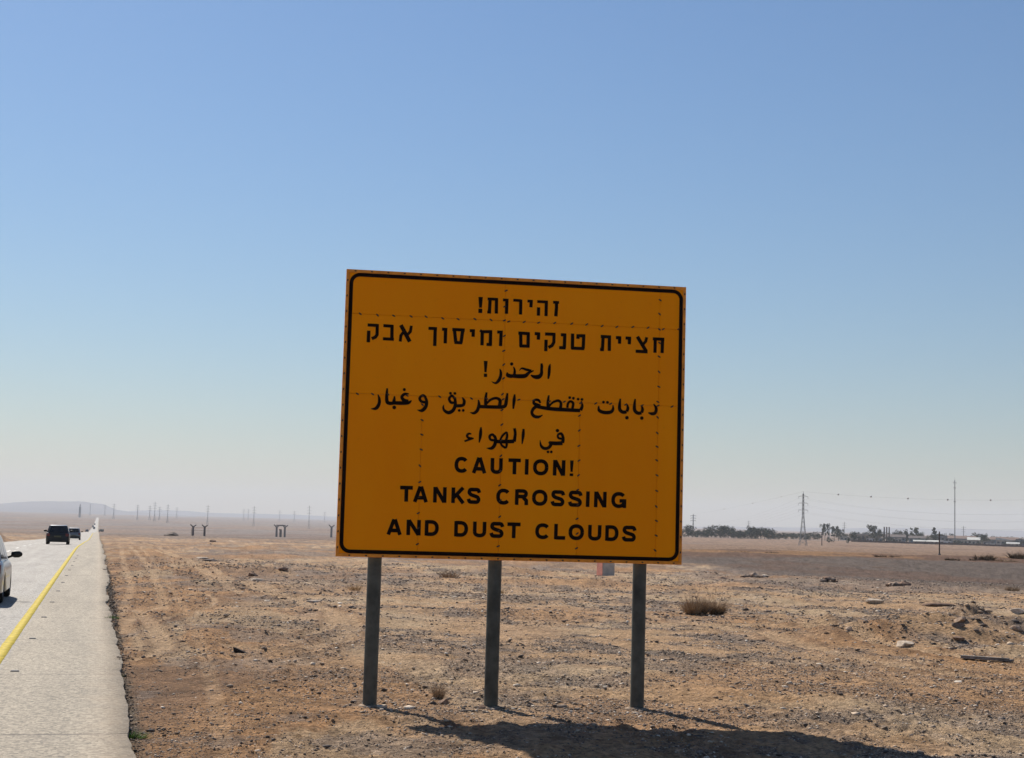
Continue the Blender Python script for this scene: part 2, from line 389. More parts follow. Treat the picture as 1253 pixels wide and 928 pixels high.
# ------------------------------------------------------------------ ground sheet
def ground_material():
    m, nt, N, L, P = nodemat("desert_soil")
    P.inputs['Roughness'].default_value = .95; P.inputs['Specular IOR Level'].default_value = .12
    at_ = N.new("ShaderNodeAttribute"); at_.attribute_name = "soil"
    geo = N.new("ShaderNodeNewGeometry")
    def noise(sc, det=8, ro=.6, dist=0.0, stretch=None):
        n = N.new("ShaderNodeTexNoise"); n.inputs['Scale'].default_value = sc; n.inputs['Detail'].default_value = det
        n.inputs['Roughness'].default_value = ro; n.inputs['Distortion'].default_value = dist
        L.new(geo.outputs['Position'], n.inputs['Vector']); return n
    def rng(src, a, b, c=0, d=1):
        r = N.new("ShaderNodeMapRange"); r.inputs[1].default_value = a; r.inputs[2].default_value = b; r.inputs[3].default_value = c; r.inputs[4].default_value = d
        L.new(src, r.inputs[0]); return r.outputs[0]
    def mixn(f, A, B, mode='MIX'):
        x = N.new("ShaderNodeMix"); x.data_type = 'RGBA'; x.blend_type = mode
        if isinstance(f, float): x.inputs[0].default_value = f
        else: L.new(f, x.inputs[0])
        for i, v in ((6, A), (7, B)):
            if isinstance(v, tuple): x.inputs[i].default_value = (*v, 1)
            else: L.new(v, x.inputs[i])
        return x.outputs[2]
    n1 = noise(1.3, 10, .68, .3); n2 = noise(14, 8, .7); n3 = noise(70, 5, .7); n4 = noise(4.5, 8, .7, .8)
    c = at_.outputs['Color']
    c = mixn(1.0, c, mixn(rng(n1.outputs['Fac'], .3, .7), (.70, .68, .66), (1.14, 1.14, 1.13)), 'MULTIPLY')
    c = mixn(1.0, c, mixn(rng(n2.outputs['Fac'], .32, .66), (.44, .41, .39), (1.38, 1.37, 1.36)), 'MULTIPLY')
    # pale and dark grit
    vo = N.new("ShaderNodeTexVoronoi"); vo.inputs['Scale'].default_value = 26; L.new(geo.outputs['Position'], vo.inputs['Vector'])
    grit = rng(vo.outputs['Distance'], .34, .22); sel = rng(n4.outputs['Fac'], .52, .6)
    ga = N.new("ShaderNodeMath"); ga.operation = 'MULTIPLY_ADD'; L.new(sel, ga.inputs[0]); ga.inputs[1].default_value = .35; L.new(at_.outputs['Alpha'], ga.inputs[2]); ga.use_clamp = True
    gm = N.new("ShaderNodeMath"); gm.operation = 'MULTIPLY'; L.new(grit, gm.inputs[0]); L.new(ga.outputs[0], gm.inputs[1])
    hs = N.new("ShaderNodeSeparateColor"); L.new(vo.outputs['Color'], hs.inputs[0])
    gc = mixn(rng(hs.outputs[0], .35, .75), (.085, .07, .06), (.62, .50, .38))
    gm2 = N.new("ShaderNodeMath"); gm2.operation = 'MULTIPLY'; L.new(gm.outputs[0], gm2.inputs[0]); gm2.inputs[1].default_value = .85
    c = mixn(gm2.outputs[0], c, gc)
    dk = rng(n4.outputs['Fac'], .42, .30)  # crevice shade painted into the soil colour: hollows of the bump go dark
    dm = N.new("ShaderNodeMath"); dm.operation = 'MULTIPLY'; L.new(dk, dm.inputs[0]); dm.inputs[1].default_value = .55
    c = mixn(dm.outputs[0], c, (.15, .105, .08))
    L.new(c, P.inputs['Base Color'])
    h = N.new("ShaderNodeMath"); h.operation = 'MULTIPLY_ADD'; L.new(n2.outputs['Fac'], h.inputs[0]); h.inputs[1].default_value = .6
    h2 = N.new("ShaderNodeMath"); h2.operation = 'MULTIPLY'; L.new(n3.outputs['Fac'], h2.inputs[0]); h2.inputs[1].default_value = .22
    h3 = N.new("ShaderNodeMath"); h3.operation = 'MULTIPLY_ADD'; L.new(n4.outputs['Fac'], h3.inputs[0]); h3.inputs[1].default_value = 1.5; L.new(h2.outputs[0], h3.inputs[2])
    h4 = N.new("ShaderNodeMath"); h4.operation = 'MULTIPLY_ADD'; L.new(gm.outputs[0], h4.inputs[0]); h4.inputs[1].default_value = .25; L.new(h3.outputs[0], h4.inputs[2])
    L.new(h4.outputs[0], h.inputs[2])
    b = N.new("ShaderNodeBump"); b.inputs['Strength'].default_value = 1.0; b.inputs['Distance'].default_value = .11
    L.new(h.outputs[0], b.inputs['Height']); L.new(b.outputs[0], P.inputs['Normal'])
    return m
M_SOIL = ground_material()

def build_ground():
    az = np.concatenate([np.arange(-180, -24, 3.0), np.arange(-24, 24, .08), np.arange(24, 180, 3.0)])
    inv = np.linspace(1 / 9.0, 1 / 170.0, 560)
    r = np.concatenate([[.5, 2, 3.5, 5, 6, 7, 7.7, 8.4], 1 / inv, np.exp(np.linspace(math.log(170), math.log(16000), 230))[1:]])
    A, R = np.meshgrid(np.radians(az), r, indexing='ij')
    x = (R * np.sin(A)).ravel(); y = (R * np.cos(A)).ravel()
    z = ground_z(x, y)
    na, nr = len(az), len(r)
    i = np.arange(na)[:, None]; j = np.arange(nr - 1)[None, :]
    i2 = (i + 1) % na
    q = np.stack([i * nr + j, i * nr + j + 1, i2 * nr + j + 1, i2 * nr + j], -1).reshape(-1, 4)[:, ::-1]
    o = np_mesh("ground", np.stack([x, y, z], -1), q, M_SOIL, smooth=True)
    # close the small disc under the camera
    bm = bmesh.new(); bm.from_mesh(o.data); bm.verts.ensure_lookup_table()
    bm.faces.new([bm.verts[k * nr] for k in range(na)][::-1]); bm.to_mesh(o.data); bm.free()
    col = soil(x, y); a = o.data.color_attributes.new("soil", 'FLOAT_COLOR', 'POINT')
    gm = gravel_mask(x, y) * (1 - .6 * sstep(80, 160, np.hypot(x, y)))
    a.data.foreach_set('color', np.concatenate([col, gm[:, None]], 1).astype(np.float32).ravel())
    tag(o, kind='structure')
build_ground()

# distant ridges
def build_hills():
    mh = mat("hill_rock", (.20, .19, .20), .95, var=.12, scale=.0012, spec=.1)
    def ridge(pts, r0, r1, k):
        pxs = np.linspace(pts[0][0], pts[-1][0], 260)
        yt = np.interp(pxs, [a for a, b in pts], [b for a, b in pts])
        yt = yt + (fbm(pxs * .035, pxs * 0 + k, 1, 5) - .5) * 2.2
        rr = np.linspace(r0, r1, 24); V = []
        for a, t in zip(pxs, yt):
            d = ray(a, 640); l = math.hypot(d.x, d.y); dx, dy = d.x / l, d.y / l
            hor = 628.2 + .0279 * a
            top = CAM_H + (hor - t) / FPX * (r0 + r1) / 2
            for q in rr:
                f = (q - r0) / (r1 - r0); w = math.sin(math.pi * min(1, max(0, f))) ** .7
                zb = float(base_z(np.array([dx * q]), np.array([dy * q]))[0]) - 3
                nse = 1 + .25 * (float(fbm(np.array([dx * q * .0012]), np.array([dy * q * .0012]), 2, 4)[0]) - .5) * (1 - w)
                V.append((dx * q, dy * q, zb + max(0, (top - zb)) * w * nse))
        n = len(rr); F = []
        for i in range(len(pxs) - 1):
            for j in range(n - 1): F.append((i * n + j, (i + 1) * n + j, (i + 1) * n + j + 1, i * n + j + 1))
        tag(mesh_obj("hills", V, F, mh, smooth=True), kind='structure')
    ridge([(-260, 624), (-120, 619), (0, 617), (50, 614.5), (95, 614), (125, 617.5), (141, 624), (165, 627), (200, 629), (240, 632)], 9500, 12500, 0)
    ridge([(100, 632), (150, 626), (210, 624.5), (225, 625), (245, 626.5), (285, 628.5), (318, 629.3), (345, 629.3), (400, 632), (520, 636), (700, 640.5), (850, 644.5), (1000, 646), (1120, 647), (1253, 650), (1500, 655)], 12500, 15500, 3)
build_hills()

# ------------------------------------------------------------------ road
def road_material():
    m, nt, N, L, P = nodemat("worn_pavement")
    P.inputs['Roughness'].default_value = .82; P.inputs['Specular IOR Level'].default_value = .35
    uv = N.new("ShaderNodeUVMap"); uv.uv_map = "road"; sp = N.new("ShaderNodeSeparateXYZ"); L.new(uv.outputs[0], sp.inputs[0])
    def math_(op, a, b=None, c=None):
        n = N.new("ShaderNodeMath"); n.operation = op
        for i, v in enumerate((a, b, c)):
            if v is None: continue
            if isinstance(v, (int, float)): n.inputs[i].default_value = v
            else: L.new(v, n.inputs[i])
        return n.outputs[0]
    def noise(sc, det=6, ro=.6, vec=None):
        n = N.new("ShaderNodeTexNoise"); n.inputs['Scale'].default_value = sc; n.inputs['Detail'].default_value = det; n.inputs['Roughness'].default_value = ro
        L.new(vec if vec else uv.outputs[0], n.inputs['Vector']); return n.outputs['Fac']
    def rng(s, a, b, c=0, d=1):
        r = N.new("ShaderNodeMapRange"); r.inputs[1].default_value = a; r.inputs[2].default_value = b; r.inputs[3].default_value = c; r.inputs[4].default_value = d; L.new(s, r.inputs[0]); return r.outputs[0]
    def mixn(f, A, B, mode='MIX'):
        x = N.new("ShaderNodeMix"); x.data_type = 'RGBA'; x.blend_type = mode
        if isinstance(f, (int, float)): x.inputs[0].default_value = f
        else: L.new(f, x.inputs[0])
        for i, v in ((6, A), (7, B)):
            if isinstance(v, tuple): x.inputs[i].default_value = (*v, 1)
            else: L.new(v, x.inputs[i])
        return x.outputs[2]
    lat, alg = sp.outputs[0], sp.outputs[1]
    wob = math_('MULTIPLY_ADD', noise(2.0, 4), .12, lat)
    lane = rng(wob, -1.14, -1.04, 1, 0)
    shoulder = (.305, .255, .185); lanec = (.335, .305, .265)
    c = mixn(lane, shoulder, lanec)
    # coarse aggregate
    vo = N.new("ShaderNodeTexVoronoi"); vo.inputs['Scale'].default_value = 34; L.new(uv.outputs[0], vo.inputs['Vector'])
    hs = N.new("ShaderNodeSeparateColor"); L.new(vo.outputs['Color'], hs.inputs[0])
    agg = rng(hs.outputs[0], 0, 1, .42, 1.55)
    ag = N.new("ShaderNodeCombineColor"); [L.new(agg, ag.inputs[i]) for i in range(3)]
    c = mixn(.9, c, ag.outputs[0], 'MULTIPLY')
    dk = math_('MULTIPLY', rng(noise(60, 4, .7), .56, .64), .45); c = mixn(dk, c, (.16, .13, .10))
    st = N.new("ShaderNodeMapping"); st.inputs['Scale'].default_value = (1.6, .12, 1); L.new(uv.outputs[0], st.inputs[0])
    stain = rng(noise(1.0, 7, .65, st.outputs[0]), .35, .68, .80, 1.12)
    sc_ = N.new("ShaderNodeCombineColor"); [L.new(stain, sc_.inputs[i]) for i in range(3)]
    c = mixn(1.0, c, sc_.outputs[0], 'MULTIPLY')
    # wheel paths across the lane a little darker
    wp = math_('MULTIPLY', math_('ABSOLUTE', math_('SINE', math_('MULTIPLY', lat, 1.75))), .10)
    c = mixn(math_('MULTIPLY', wp, lane), c, (.3, .29, .28))
    # cross joints every 5.5 m on the shoulder, broken and filled
    ja = math_('MULTIPLY_ADD', noise(3.0, 5, .7), .10, math_('ADD', alg, -14.72))
    jm = math_('ABSOLUTE', math_('SUBTRACT', math_('FRACT', math_('ADD', math_('DIVIDE', ja, 5.48), .5)), .5))
    jl = math_('MULTIPLY', rng(jm, .0028, .0075, 1, 0), rng(noise(5, 3), .36, .46))
    c = mixn(math_('MULTIPLY', jl, .75), c, (.09, .075, .06))
    # dust blown over the right edge
    dst = math_('MULTIPLY', rng(math_('MULTIPLY_ADD', noise(1.4, 7, .7), .9, lat), .34, .84), .5)
    c = mixn(dst, c, (.42, .31, .20))
    blot = math_('MULTIPLY', rng(noise(1.1, 6, .7), .60, .70), .35)
    c = mixn(blot, c, (.25, .21, .165))
    L.new(c, P.inputs['Base Color'])
    b = N.new("ShaderNodeBump"); b.inputs['Strength'].default_value = .8; b.inputs['Distance'].default_value = .006
    hh = math_('SUBTRACT', math_('ADD', math_('MULTIPLY', hs.outputs[1], .8), noise(90, 4)), math_('MULTIPLY', jl, 2.0))
    L.new(hh, b.inputs['Height']); L.new(b.outputs[0], P.inputs['Normal'])
    return m
def s_steps(far, near0=-40.0):
    s = list(np.arange(near0, 8, 2.0)) + list(np.arange(8, 70, .09)) 
    d = 70.0
    while d < far: s.append(d); d *= 1.012
    return np.array(s)
def strip(name, lats, s, lift, mat_, edge=None, thick=.13):
    """sheet along the road following the land, with side walls"""
    far_lift = np.clip((s - 300) / 500, 0, 1) * .9
    V = []; UV = []
    cols = []
    for k, l in enumerate(lats):
        u = np.full(len(s), l)
        if edge is not None: u = u + edge(k, s)
        x, y = u * RY + s * RX, -u * RX + s * RY
        cx, cy = s * RX, s * RY
        z = base_z(cx, cy) + lift + far_lift
        cols.append((x, y, z, u))
    n = len(s)
    first = cols[0]; last = cols[-1]
    allc = [(first[0], first[1], first[2] - thick, first[3])] + cols + [(last[0], last[1], last[2] - thick, last[3])]
    V = np.concatenate([np.stack([c[0], c[1], c[2]], -1) for c in allc]); Uv = np.concatenate([np.stack([c[3], s], -1) for c in allc])
    i = np.arange(len(allc) - 1)[:, None]; j = np.arange(n - 1)[None, :]
    q = np.stack([i * n + j, (i + 1) * n + j, (i + 1) * n + j + 1, i * n + j + 1], -1).reshape(-1, 4)
    o = np_mesh(name, V, q, mat_)
    ul = o.data.uv_layers.new(name="road"); li = np.empty(len(o.data.loops), dtype=np.int32); o.data.loops.foreach_get('vertex_index', li)
    ul.data.foreach_set('uv', Uv[li].astype(np.float32).ravel())
    return o
def road_edge(k, s):
    if k == 8: return (fbm(s * .25, s * 0, 1, 3) - .5) * .26 + (fbm(s * 1.6, s * 0 + 3, 2, 4, .55) - .5) * .10
    if k == 0: return (fbm(s * .5, s * 0, 3, 4) - .5) * .5
    return s * 0
def build_road():
    s = s_steps(5200)
    o = strip("road", [ROAD_L, -6, -4.55, -3, -1.2, -.9, -.3, .1, ROAD_R], s, 0.0, road_material(), road_edge)
    tag(o, kind='structure')
    ym = mat("yellow_road_paint", (.56, .42, .025), .8, var=.22, scale=7, spec=.15, bump=.002, bscale=60, coords='Object')
    s2 = s[(s < 900)]
    def wob(k, s): return (fbm(s * 3, s * 0 + k * 7, 4, 3) - .5) * .015
    yl = strip("edge_line", [-1.325, -1.165], s2, .004, ym, wob, .003); tag(yl, kind='structure')
    # dashed centre line, worn white
    wm = mat("worn_white_paint", (.62, .60, .56), .7, var=.18, scale=3)
    vs = []; fs = []
    d = 12.0
    while d < 420:
        seg = np.linspace(d, d + 3.0, 5)
        for a, b in zip(seg[:-1], seg[1:]):
            n = len(vs)
            for (u, q) in ((-4.62, a), (-4.5, a), (-4.5, b), (-4.62, b)):
                x, y = road_xy(u, q); zc = road_xy(0, q)
                vs.append((x, y, float(base_z(np.array([zc[0]]), np.array([zc[1]]))[0]) + .005 + min(1, max(0, (q - 300) / 500)) * .9))
            fs.append((n, n + 1, n + 2, n + 3))
        d += 9
    tag(mesh_obj("centre_line", vs, fs, wm), kind='structure')
build_road()
def road_z(s):
    x, y = road_xy(0, s); return float(base_z(np.array([x]), np.array([y]))[0]) + min(1, max(0, (s - 300) / 500)) * .9

# studs beside the yellow line
m_stud = mat("dark_stud_rubber", (.035, .033, .03), .5, var=.1)
mb = MB()
mb.add([(-.055, -.05, 0), (.055, -.05, 0), (.055, .05, 0), (-.055, .05, 0), (-.04, -.025, .018), (.04, -.025, .018), (.04, .025, .018), (-.04, .025, .018)],
       [(4, 5, 6, 7), (0, 1, 5, 4), (1, 2, 6, 5), (2, 3, 7, 6), (3, 0, 4, 7)])
stud0 = mb.build("road_stud", m_stud)
for k in range(12):
    o = stud0 if k == 0 else stud0.copy()
    if k: COL.objects.link(o)
    s_ = 20.48 + 5.35 * k
    x, y = road_xy(-.93, s_); o.location = (x, y, road_z(s_) + .001); o.rotation_euler = (0, 0, math.atan2(-RX, RY))
    tag(o, "small dark road stud by the yellow line, %s from the camera" % ("first", "second", "third", "fourth", "fifth", "sixth", "seventh", "eighth", "ninth", "tenth", "eleventh", "twelfth")[k], "road stud", "dark studs along the yellow line")

# ------------------------------------------------------------------ the sign
def solve_quad():
    cs = [(424, 328.5), (840.5, 350.5), (834, 691), (410.5, 681)]
    rs = [np.array(ray(*c)) for c in cs]
    M = np.array([rs[0], -rs[1], rs[2], -rs[3]]).T
    k = np.linalg.svd(M)[2][-1]; k = k / k[3] * 16.6
    return [k[i] * rs[i] + np.array([0, 0, CAM_H]) for i in range(4)]
_q = solve_quad()
S_BL = _q[3]; _e = _q[1] - _q[0]; _e[2] = 0
S_W = 3.918; S_H = 3.195; _e /= np.linalg.norm(_e)
S_YAW = math.atan2(_e[1], _e[0])
S_ZB = float(S_BL[2])
_o = S_BL + _e * S_W / 2
SIGN_LOC = Vector((_o[0], _o[1], 0)); 
_nrm = Vector((-_e[1], _e[0], 0))
def sign_uv(px, py):
    d = ray(px, py); o = Vector((0, 0, CAM_H)); bl = Vector(S_BL)
    t = (bl - o).dot(_nrm) / d.dot(_nrm); p = o + d * t - bl
    return p.dot(Vector(_e)) - S_W / 2, p.z + S_ZB      # local x, local z
sign_ground = gz(SIGN_LOC.x, SIGN_LOC.y)

def sign_orange():
    m, nt, N, L, P = nodemat("orange_reflective_sheeting")
    P.inputs['Roughness'].default_value = .6; P.inputs['Specular IOR Level'].default_value = .06
    tc = N.new("ShaderNodeTexCoord"); oi = N.new("ShaderNodeObjectInfo")
    n = N.new("ShaderNodeTexNoise"); n.inputs['Scale'].default_value = 1.6; n.inputs['Detail'].default_value = 7; n.inputs['Roughness'].default_value = .6
    mp = N.new("ShaderNodeMapping"); mp.inputs['Scale'].default_value = (1, 1, .35); L.new(tc.outputs['Object'], mp.inputs[0]); L.new(mp.outputs[0], n.inputs[0])
    mx = N.new("ShaderNodeMix"); mx.data_type = 'RGBA'; mx.inputs[6].default_value = (.97, .285, .001, 1); mx.inputs[7].default_value = (1.0, .33, .002, 1)
    ad = N.new("ShaderNodeMath"); ad.operation = 'MULTIPLY_ADD'; L.new(oi.outputs['Random'], ad.inputs[0]); ad.inputs[1].default_value = .25; L.new(n.outputs['Fac'], ad.inputs[2])
    mr = N.new("ShaderNodeMapRange"); mr.inputs[1].default_value = .35; mr.inputs[2].default_value = .9; L.new(ad.outputs[0], mr.inputs[0]); L.new(mr.outputs[0], mx.inputs[0])
    n2 = N.new("ShaderNodeTexNoise"); n2.inputs['Scale'].default_value = 9; n2.inputs['Detail'].default_value = 8; n2.inputs['Roughness'].default_value = .75; L.new(tc.outputs['Object'], n2.inputs[0])
    r2 = N.new("ShaderNodeMapRange"); r2.inputs[1].default_value = .6; r2.inputs[2].default_value = .78; r2.inputs[4].default_value = .28; L.new(n2.outputs['Fac'], r2.inputs[0])
    m2 = N.new("ShaderNodeMix"); m2.data_type = 'RGBA'; L.new(r2.outputs[0], m2.inputs[0]); L.new(mx.outputs[2], m2.inputs[6]); m2.inputs[7].default_value = (.34, .12, .02, 1)
    L.new(m2.outputs[2], P.inputs['Base Color'])
    b = N.new("ShaderNodeBump"); b.inputs['Strength'].default_value = .25; b.inputs['Distance'].default_value = .004
    n3 = N.new("ShaderNodeTexNoise"); n3.inputs['Scale'].default_value = 3; L.new(tc.outputs['Object'], n3.inputs[0]); L.new(n3.outputs['Fac'], b.inputs['Height']); L.new(b.outputs[0], P.inputs['Normal'])
    return m
M_SIGN = sign_orange()
M_RIM = mat("faded_orange_rim", (.92, .30, .012), .5, var=.15, scale=8)
M_BLACK = mat("black_letter_film", (.009, .004, .003), .7, var=.2, scale=10, spec=.08)
M_RIVET = mat("weathered_rivet", (.05, .022, .012), .6, var=.3, scale=20)
M_BACK = mat("galvanised_sheet", (.35, .36, .36), .5, .6, var=.1)
M_FOOT = mat("dusty_concrete_footing", (.34, .24, .16), .95, var=.3, scale=14, bump=.015, bscale=30)
M_POST = mat("dull_steel_post", (.092, .096, .080), .6, .3, var=.28, scale=3.5, bump=.002, bscale=30)

def strokes_mesh(name, strokes, polys, parent, y0=-.0022, dy=.00012):
    """strokes: list of [(x, z, width)...] in sign metres, flat ribbons with mitred joints; strokes that touch make one letter"""
    items = [('s', st, min(p[0] - p[2] * .3 for p in st), max(p[0] + p[2] * .3 for p in st)) for st in strokes]
    items += [('p', pl, min(p[0] for p in pl), max(p[0] for p in pl)) for pl in polys]
    items.sort(key=lambda i: i[2]); groups = []; hi = -1e9
    for it in items:
        if it[2] > hi + .001: groups.append([])
        groups[-1].append(it); hi = max(hi, it[3])
    for gi, gr in enumerate(groups):
        V = []; F = []; k = 0
        for kind, st, _, _ in gr:
            yy = y0 - dy * (k % 9); k += 1; b = len(V)
            if kind == 'p':
                V += [(p[0], yy, p[1]) for p in st]; F.append(tuple(range(b, b + len(st)))); continue
            P = [np.array(p[:2], float) for p in st]; Wd = [p[2] for p in st]; n = len(P)
            for i in range(n):
                d1 = P[i] - P[i - 1] if i > 0 else P[1] - P[0]
                d2 = P[i + 1] - P[i] if i < n - 1 else P[-1] - P[-2]
                d1 = d1 / (np.linalg.norm(d1) + 1e-9); d2 = d2 / (np.linalg.norm(d2) + 1e-9)
                t = d1 + d2; t = t / (np.linalg.norm(t) + 1e-9); nn = np.array([-t[1], t[0]])
                c = max(.5, float(nn @ np.array([-d1[1], d1[0]])))
                o = nn * Wd[i] / 2 / c
                V += [(P[i][0] - o[0], yy, P[i][1] - o[1]), (P[i][0] + o[0], yy, P[i][1] + o[1])]
            for i in range(n - 1): F.append((b + 2 * i, b + 2 * i + 2, b + 2 * i + 3, b + 2 * i + 1))
        mesh_obj(name, V, F, M_BLACK, parent)

def catmull(pts, n=6):
    if len(pts) < 3: return pts
    return smooth_line([tuple(map(float, p)) for p in pts], n)

def crop_to_sign(ox, oy, sc, pts):
    """pts in the coordinates of a measured close-up (x right, y down, stroke width) -> sign metres"""
    out = []
    mpx = S_W / 420.0
    for (x, y, w) in pts:
        a, b = sign_uv(ox + x / sc, oy + y / sc); out.append((a, b, w / sc * mpx * 1.08))
    return out
def disc(ox, oy, sc, cx, cy, r, n=10):
    return [sign_uv(ox + (cx + r * math.cos(2 * math.pi * i / n)) / sc, oy + (cy + r * math.sin(2 * math.pi * i / n)) / sc) for i in range(n)][::-1]
def bars(w, *segs): return [[(a, b, w), (c, d, w)] for a, b, c, d in segs]

HEB1 = [[(235, 72, 42), (233, 182, 26)], [(232, 192, 38), (231, 236, 36)]] + \
    bars(27, (306, 92, 412, 97), (302, 226, 342, 228), (463, 102, 520, 105), (568, 105, 648, 110), (713, 114, 768, 117), (813, 119, 922, 124), (975, 126, 1037, 129)) + \
    bars(31, (397, 90, 395, 242), (332, 92, 324, 228), (504, 93, 498, 245), (645, 99, 642, 252), (753, 107, 748, 178), (907, 113, 903, 268), (827, 178, 825, 264)) + \
    [[(1010, 128, 30), (1010, 180, 31), (1003, 270, 33)]]
HEB2A = bars(23, (65, 52, 155, 57), (192, 57, 272, 63), (188, 163, 277, 168), (556, 79, 625, 82), (665, 86, 708, 89), (748, 88, 849, 93), (765, 193, 828, 196), (889, 98, 930, 99), (985, 107, 1069, 106), (1024, 209, 1067, 211), (1110, 109, 1155, 110)) + \
    bars(25, (74, 98, 70, 192), (262, 52, 260, 168), (611, 70, 606, 222), (694, 78, 691, 201), (765, 90, 776, 192), (833, 90, 818, 197), (918, 90, 916, 148), (990, 104, 988, 216), (1057, 97, 1055, 215), (1143, 99, 1137, 223)) + \
    [[(143, 50, 24), (141, 130, 24), (128, 150, 24), (98, 163, 24)], [(333, 53, 29), (405, 187, 29)], [(418, 58, 20), (410, 105, 22), (386, 132, 20)], [(328, 186, 22), (333, 138, 22), (358, 104, 20)], [(972, 95, 20), (1000, 114, 20)]]
HEB2B = bars(24, (28, 84, 120, 90), (38, 188, 118, 191), (160, 88, 203, 92), (243, 92, 327, 95), (371, 98, 414, 100), (357, 202, 410, 204), (455, 206, 560, 210), (497, 106, 567, 107), (693, 112, 776, 116), (687, 217, 719, 218), (815, 121, 857, 123), (893, 124, 937, 127), (974, 231, 1071, 236), (1113, 131, 1206, 135)) + \
    bars(25, (47, 84, 48, 192), (108, 84, 106, 196), (192, 84, 189, 138), (252, 138, 249, 231), (403, 92, 399, 206), (466, 88, 464, 212), (556, 96, 551, 210), (511, 100, 508, 131), (763, 107, 762, 229), (712, 114, 706, 220), (846, 114, 844, 171), (926, 118, 923, 175), (1133, 128, 1130, 244), (1192, 130, 1188, 246)) + \
    [[(316, 88, 24), (314, 160, 24), (300, 185, 24), (271, 201, 24)], [(988, 113, 27), (1060, 232, 27)], [(1064, 118, 22), (1056, 152, 22), (1032, 178, 20)]]
AR1 = [[(163, 78, 50), (160, 236, 28)], [(160, 255, 42), (160, 303, 42)]]
AR1S = [[(358, 188, 12), (373, 230, 30), (370, 290, 38), (345, 350, 42), (300, 388, 28), (245, 366, 5)],
        [(550, 160, 14), (566, 205, 28), (564, 255, 36), (556, 285, 40)], [(462, 238, 16), (470, 275, 50), (510, 290, 50), (560, 285, 44)],
        [(545, 288, 50), (640, 292, 54), (715, 285, 52), (770, 240, 34), (832, 214, 14)], [(632, 215, 6), (665, 182, 22), (730, 200, 34), (800, 215, 28)],
        [(790, 275, 14), (840, 300, 46), (900, 300, 56), (938, 260, 44), (942, 190, 36), (945, 150, 36), (940, 112, 26)],
        [(1062, 120, 10), (1052, 170, 36), (1045, 260, 36), (1034, 330, 20)]]
AR2S = [[(115, 85, 6), (126, 120, 20), (124, 160, 24), (100, 197, 24), (58, 201, 4)], [(190, 35, 12), (186, 90, 22), (188, 140, 26), (205, 156, 26), (240, 156, 24)],
        [(250, 98, 8), (246, 130, 22), (240, 158, 24)], [(235, 153, 26), (300, 155, 28), (360, 152, 24), (386, 134, 8)], [(365, 80, 8), (330, 82, 20), (308, 106, 22), (325, 132, 26), (360, 140, 24)],
        [(500, 108, 20), (478, 92, 18), (452, 115, 20), (466, 142, 20), (500, 148, 20)], [(495, 102, 18), (508, 140, 22), (500, 185, 26), (470, 215, 24), (432, 210, 4)],
        [(733, 118, 18), (712, 95, 18), (690, 120, 20), (705, 150, 20), (738, 150, 18)], [(735, 110, 18), (740, 165, 24), (722, 212, 26), (685, 232, 26), (652, 215, 20), (642, 190, 14), (648, 168, 5)],
        [(738, 178, 24), (780, 176, 24), (806, 172, 20)], [(795, 108, 8), (812, 140, 22), (804, 176, 22)],
        [(925, 128, 8), (930, 165, 22), (918, 212, 24), (890, 236, 20), (858, 230, 4)], [(925, 182, 24), (1020, 186, 26), (1120, 188, 26)],
        [(992, 68, 14), (984, 120, 22), (984, 182, 22)], [(985, 165, 16), (1025, 128, 18), (1070, 115, 20), (1100, 135, 24), (1095, 180, 26)], [(1100, 186, 24), (1140, 178, 26), (1152, 130, 24), (1160, 74, 14)],
        [(1219, 83, 10), (1214, 130, 24), (1207, 202, 12)]]
AR3S = [[(240, 122, 14), (222, 98, 20), (192, 98, 18), (186, 122, 22), (212, 138, 28), (240, 146, 24)], [(222, 140, 24), (185, 165, 24), (170, 198, 22), (186, 226, 24), (222, 234, 22), (258, 218, 5)],
        [(215, 152, 24), (320, 168, 28), (440, 176, 28), (560, 182, 26)], [(307, 58, 12), (300, 110, 22), (300, 165, 22)], [(300, 158, 16), (335, 120, 16), (380, 102, 20), (404, 122, 20), (400, 165, 24)],
        [(456, 160, 18), (462, 125, 18), (482, 108, 18), (503, 125, 20), (497, 165, 20)], [(568, 105, 8), (577, 145, 20), (562, 180, 26)],
        [(710, 143, 8), (713, 180, 24), (750, 197, 26), (800, 196, 26), (824, 175, 22), (824, 138, 8)],
        [(884, 86, 12), (878, 135, 22), (880, 175, 26), (905, 195, 26), (935, 192, 24)], [(935, 128, 8), (945, 160, 22), (936, 190, 22)],
        [(1004, 88, 12), (998, 135, 22), (1000, 180, 26), (1025, 203, 26), (1055, 200, 24)], [(1052, 138, 8), (1063, 170, 22), (1056, 200, 22)],
        [(1152, 128, 8), (1173, 165, 22), (1165, 200, 24), (1140, 208, 24), (1110, 200, 10)]]
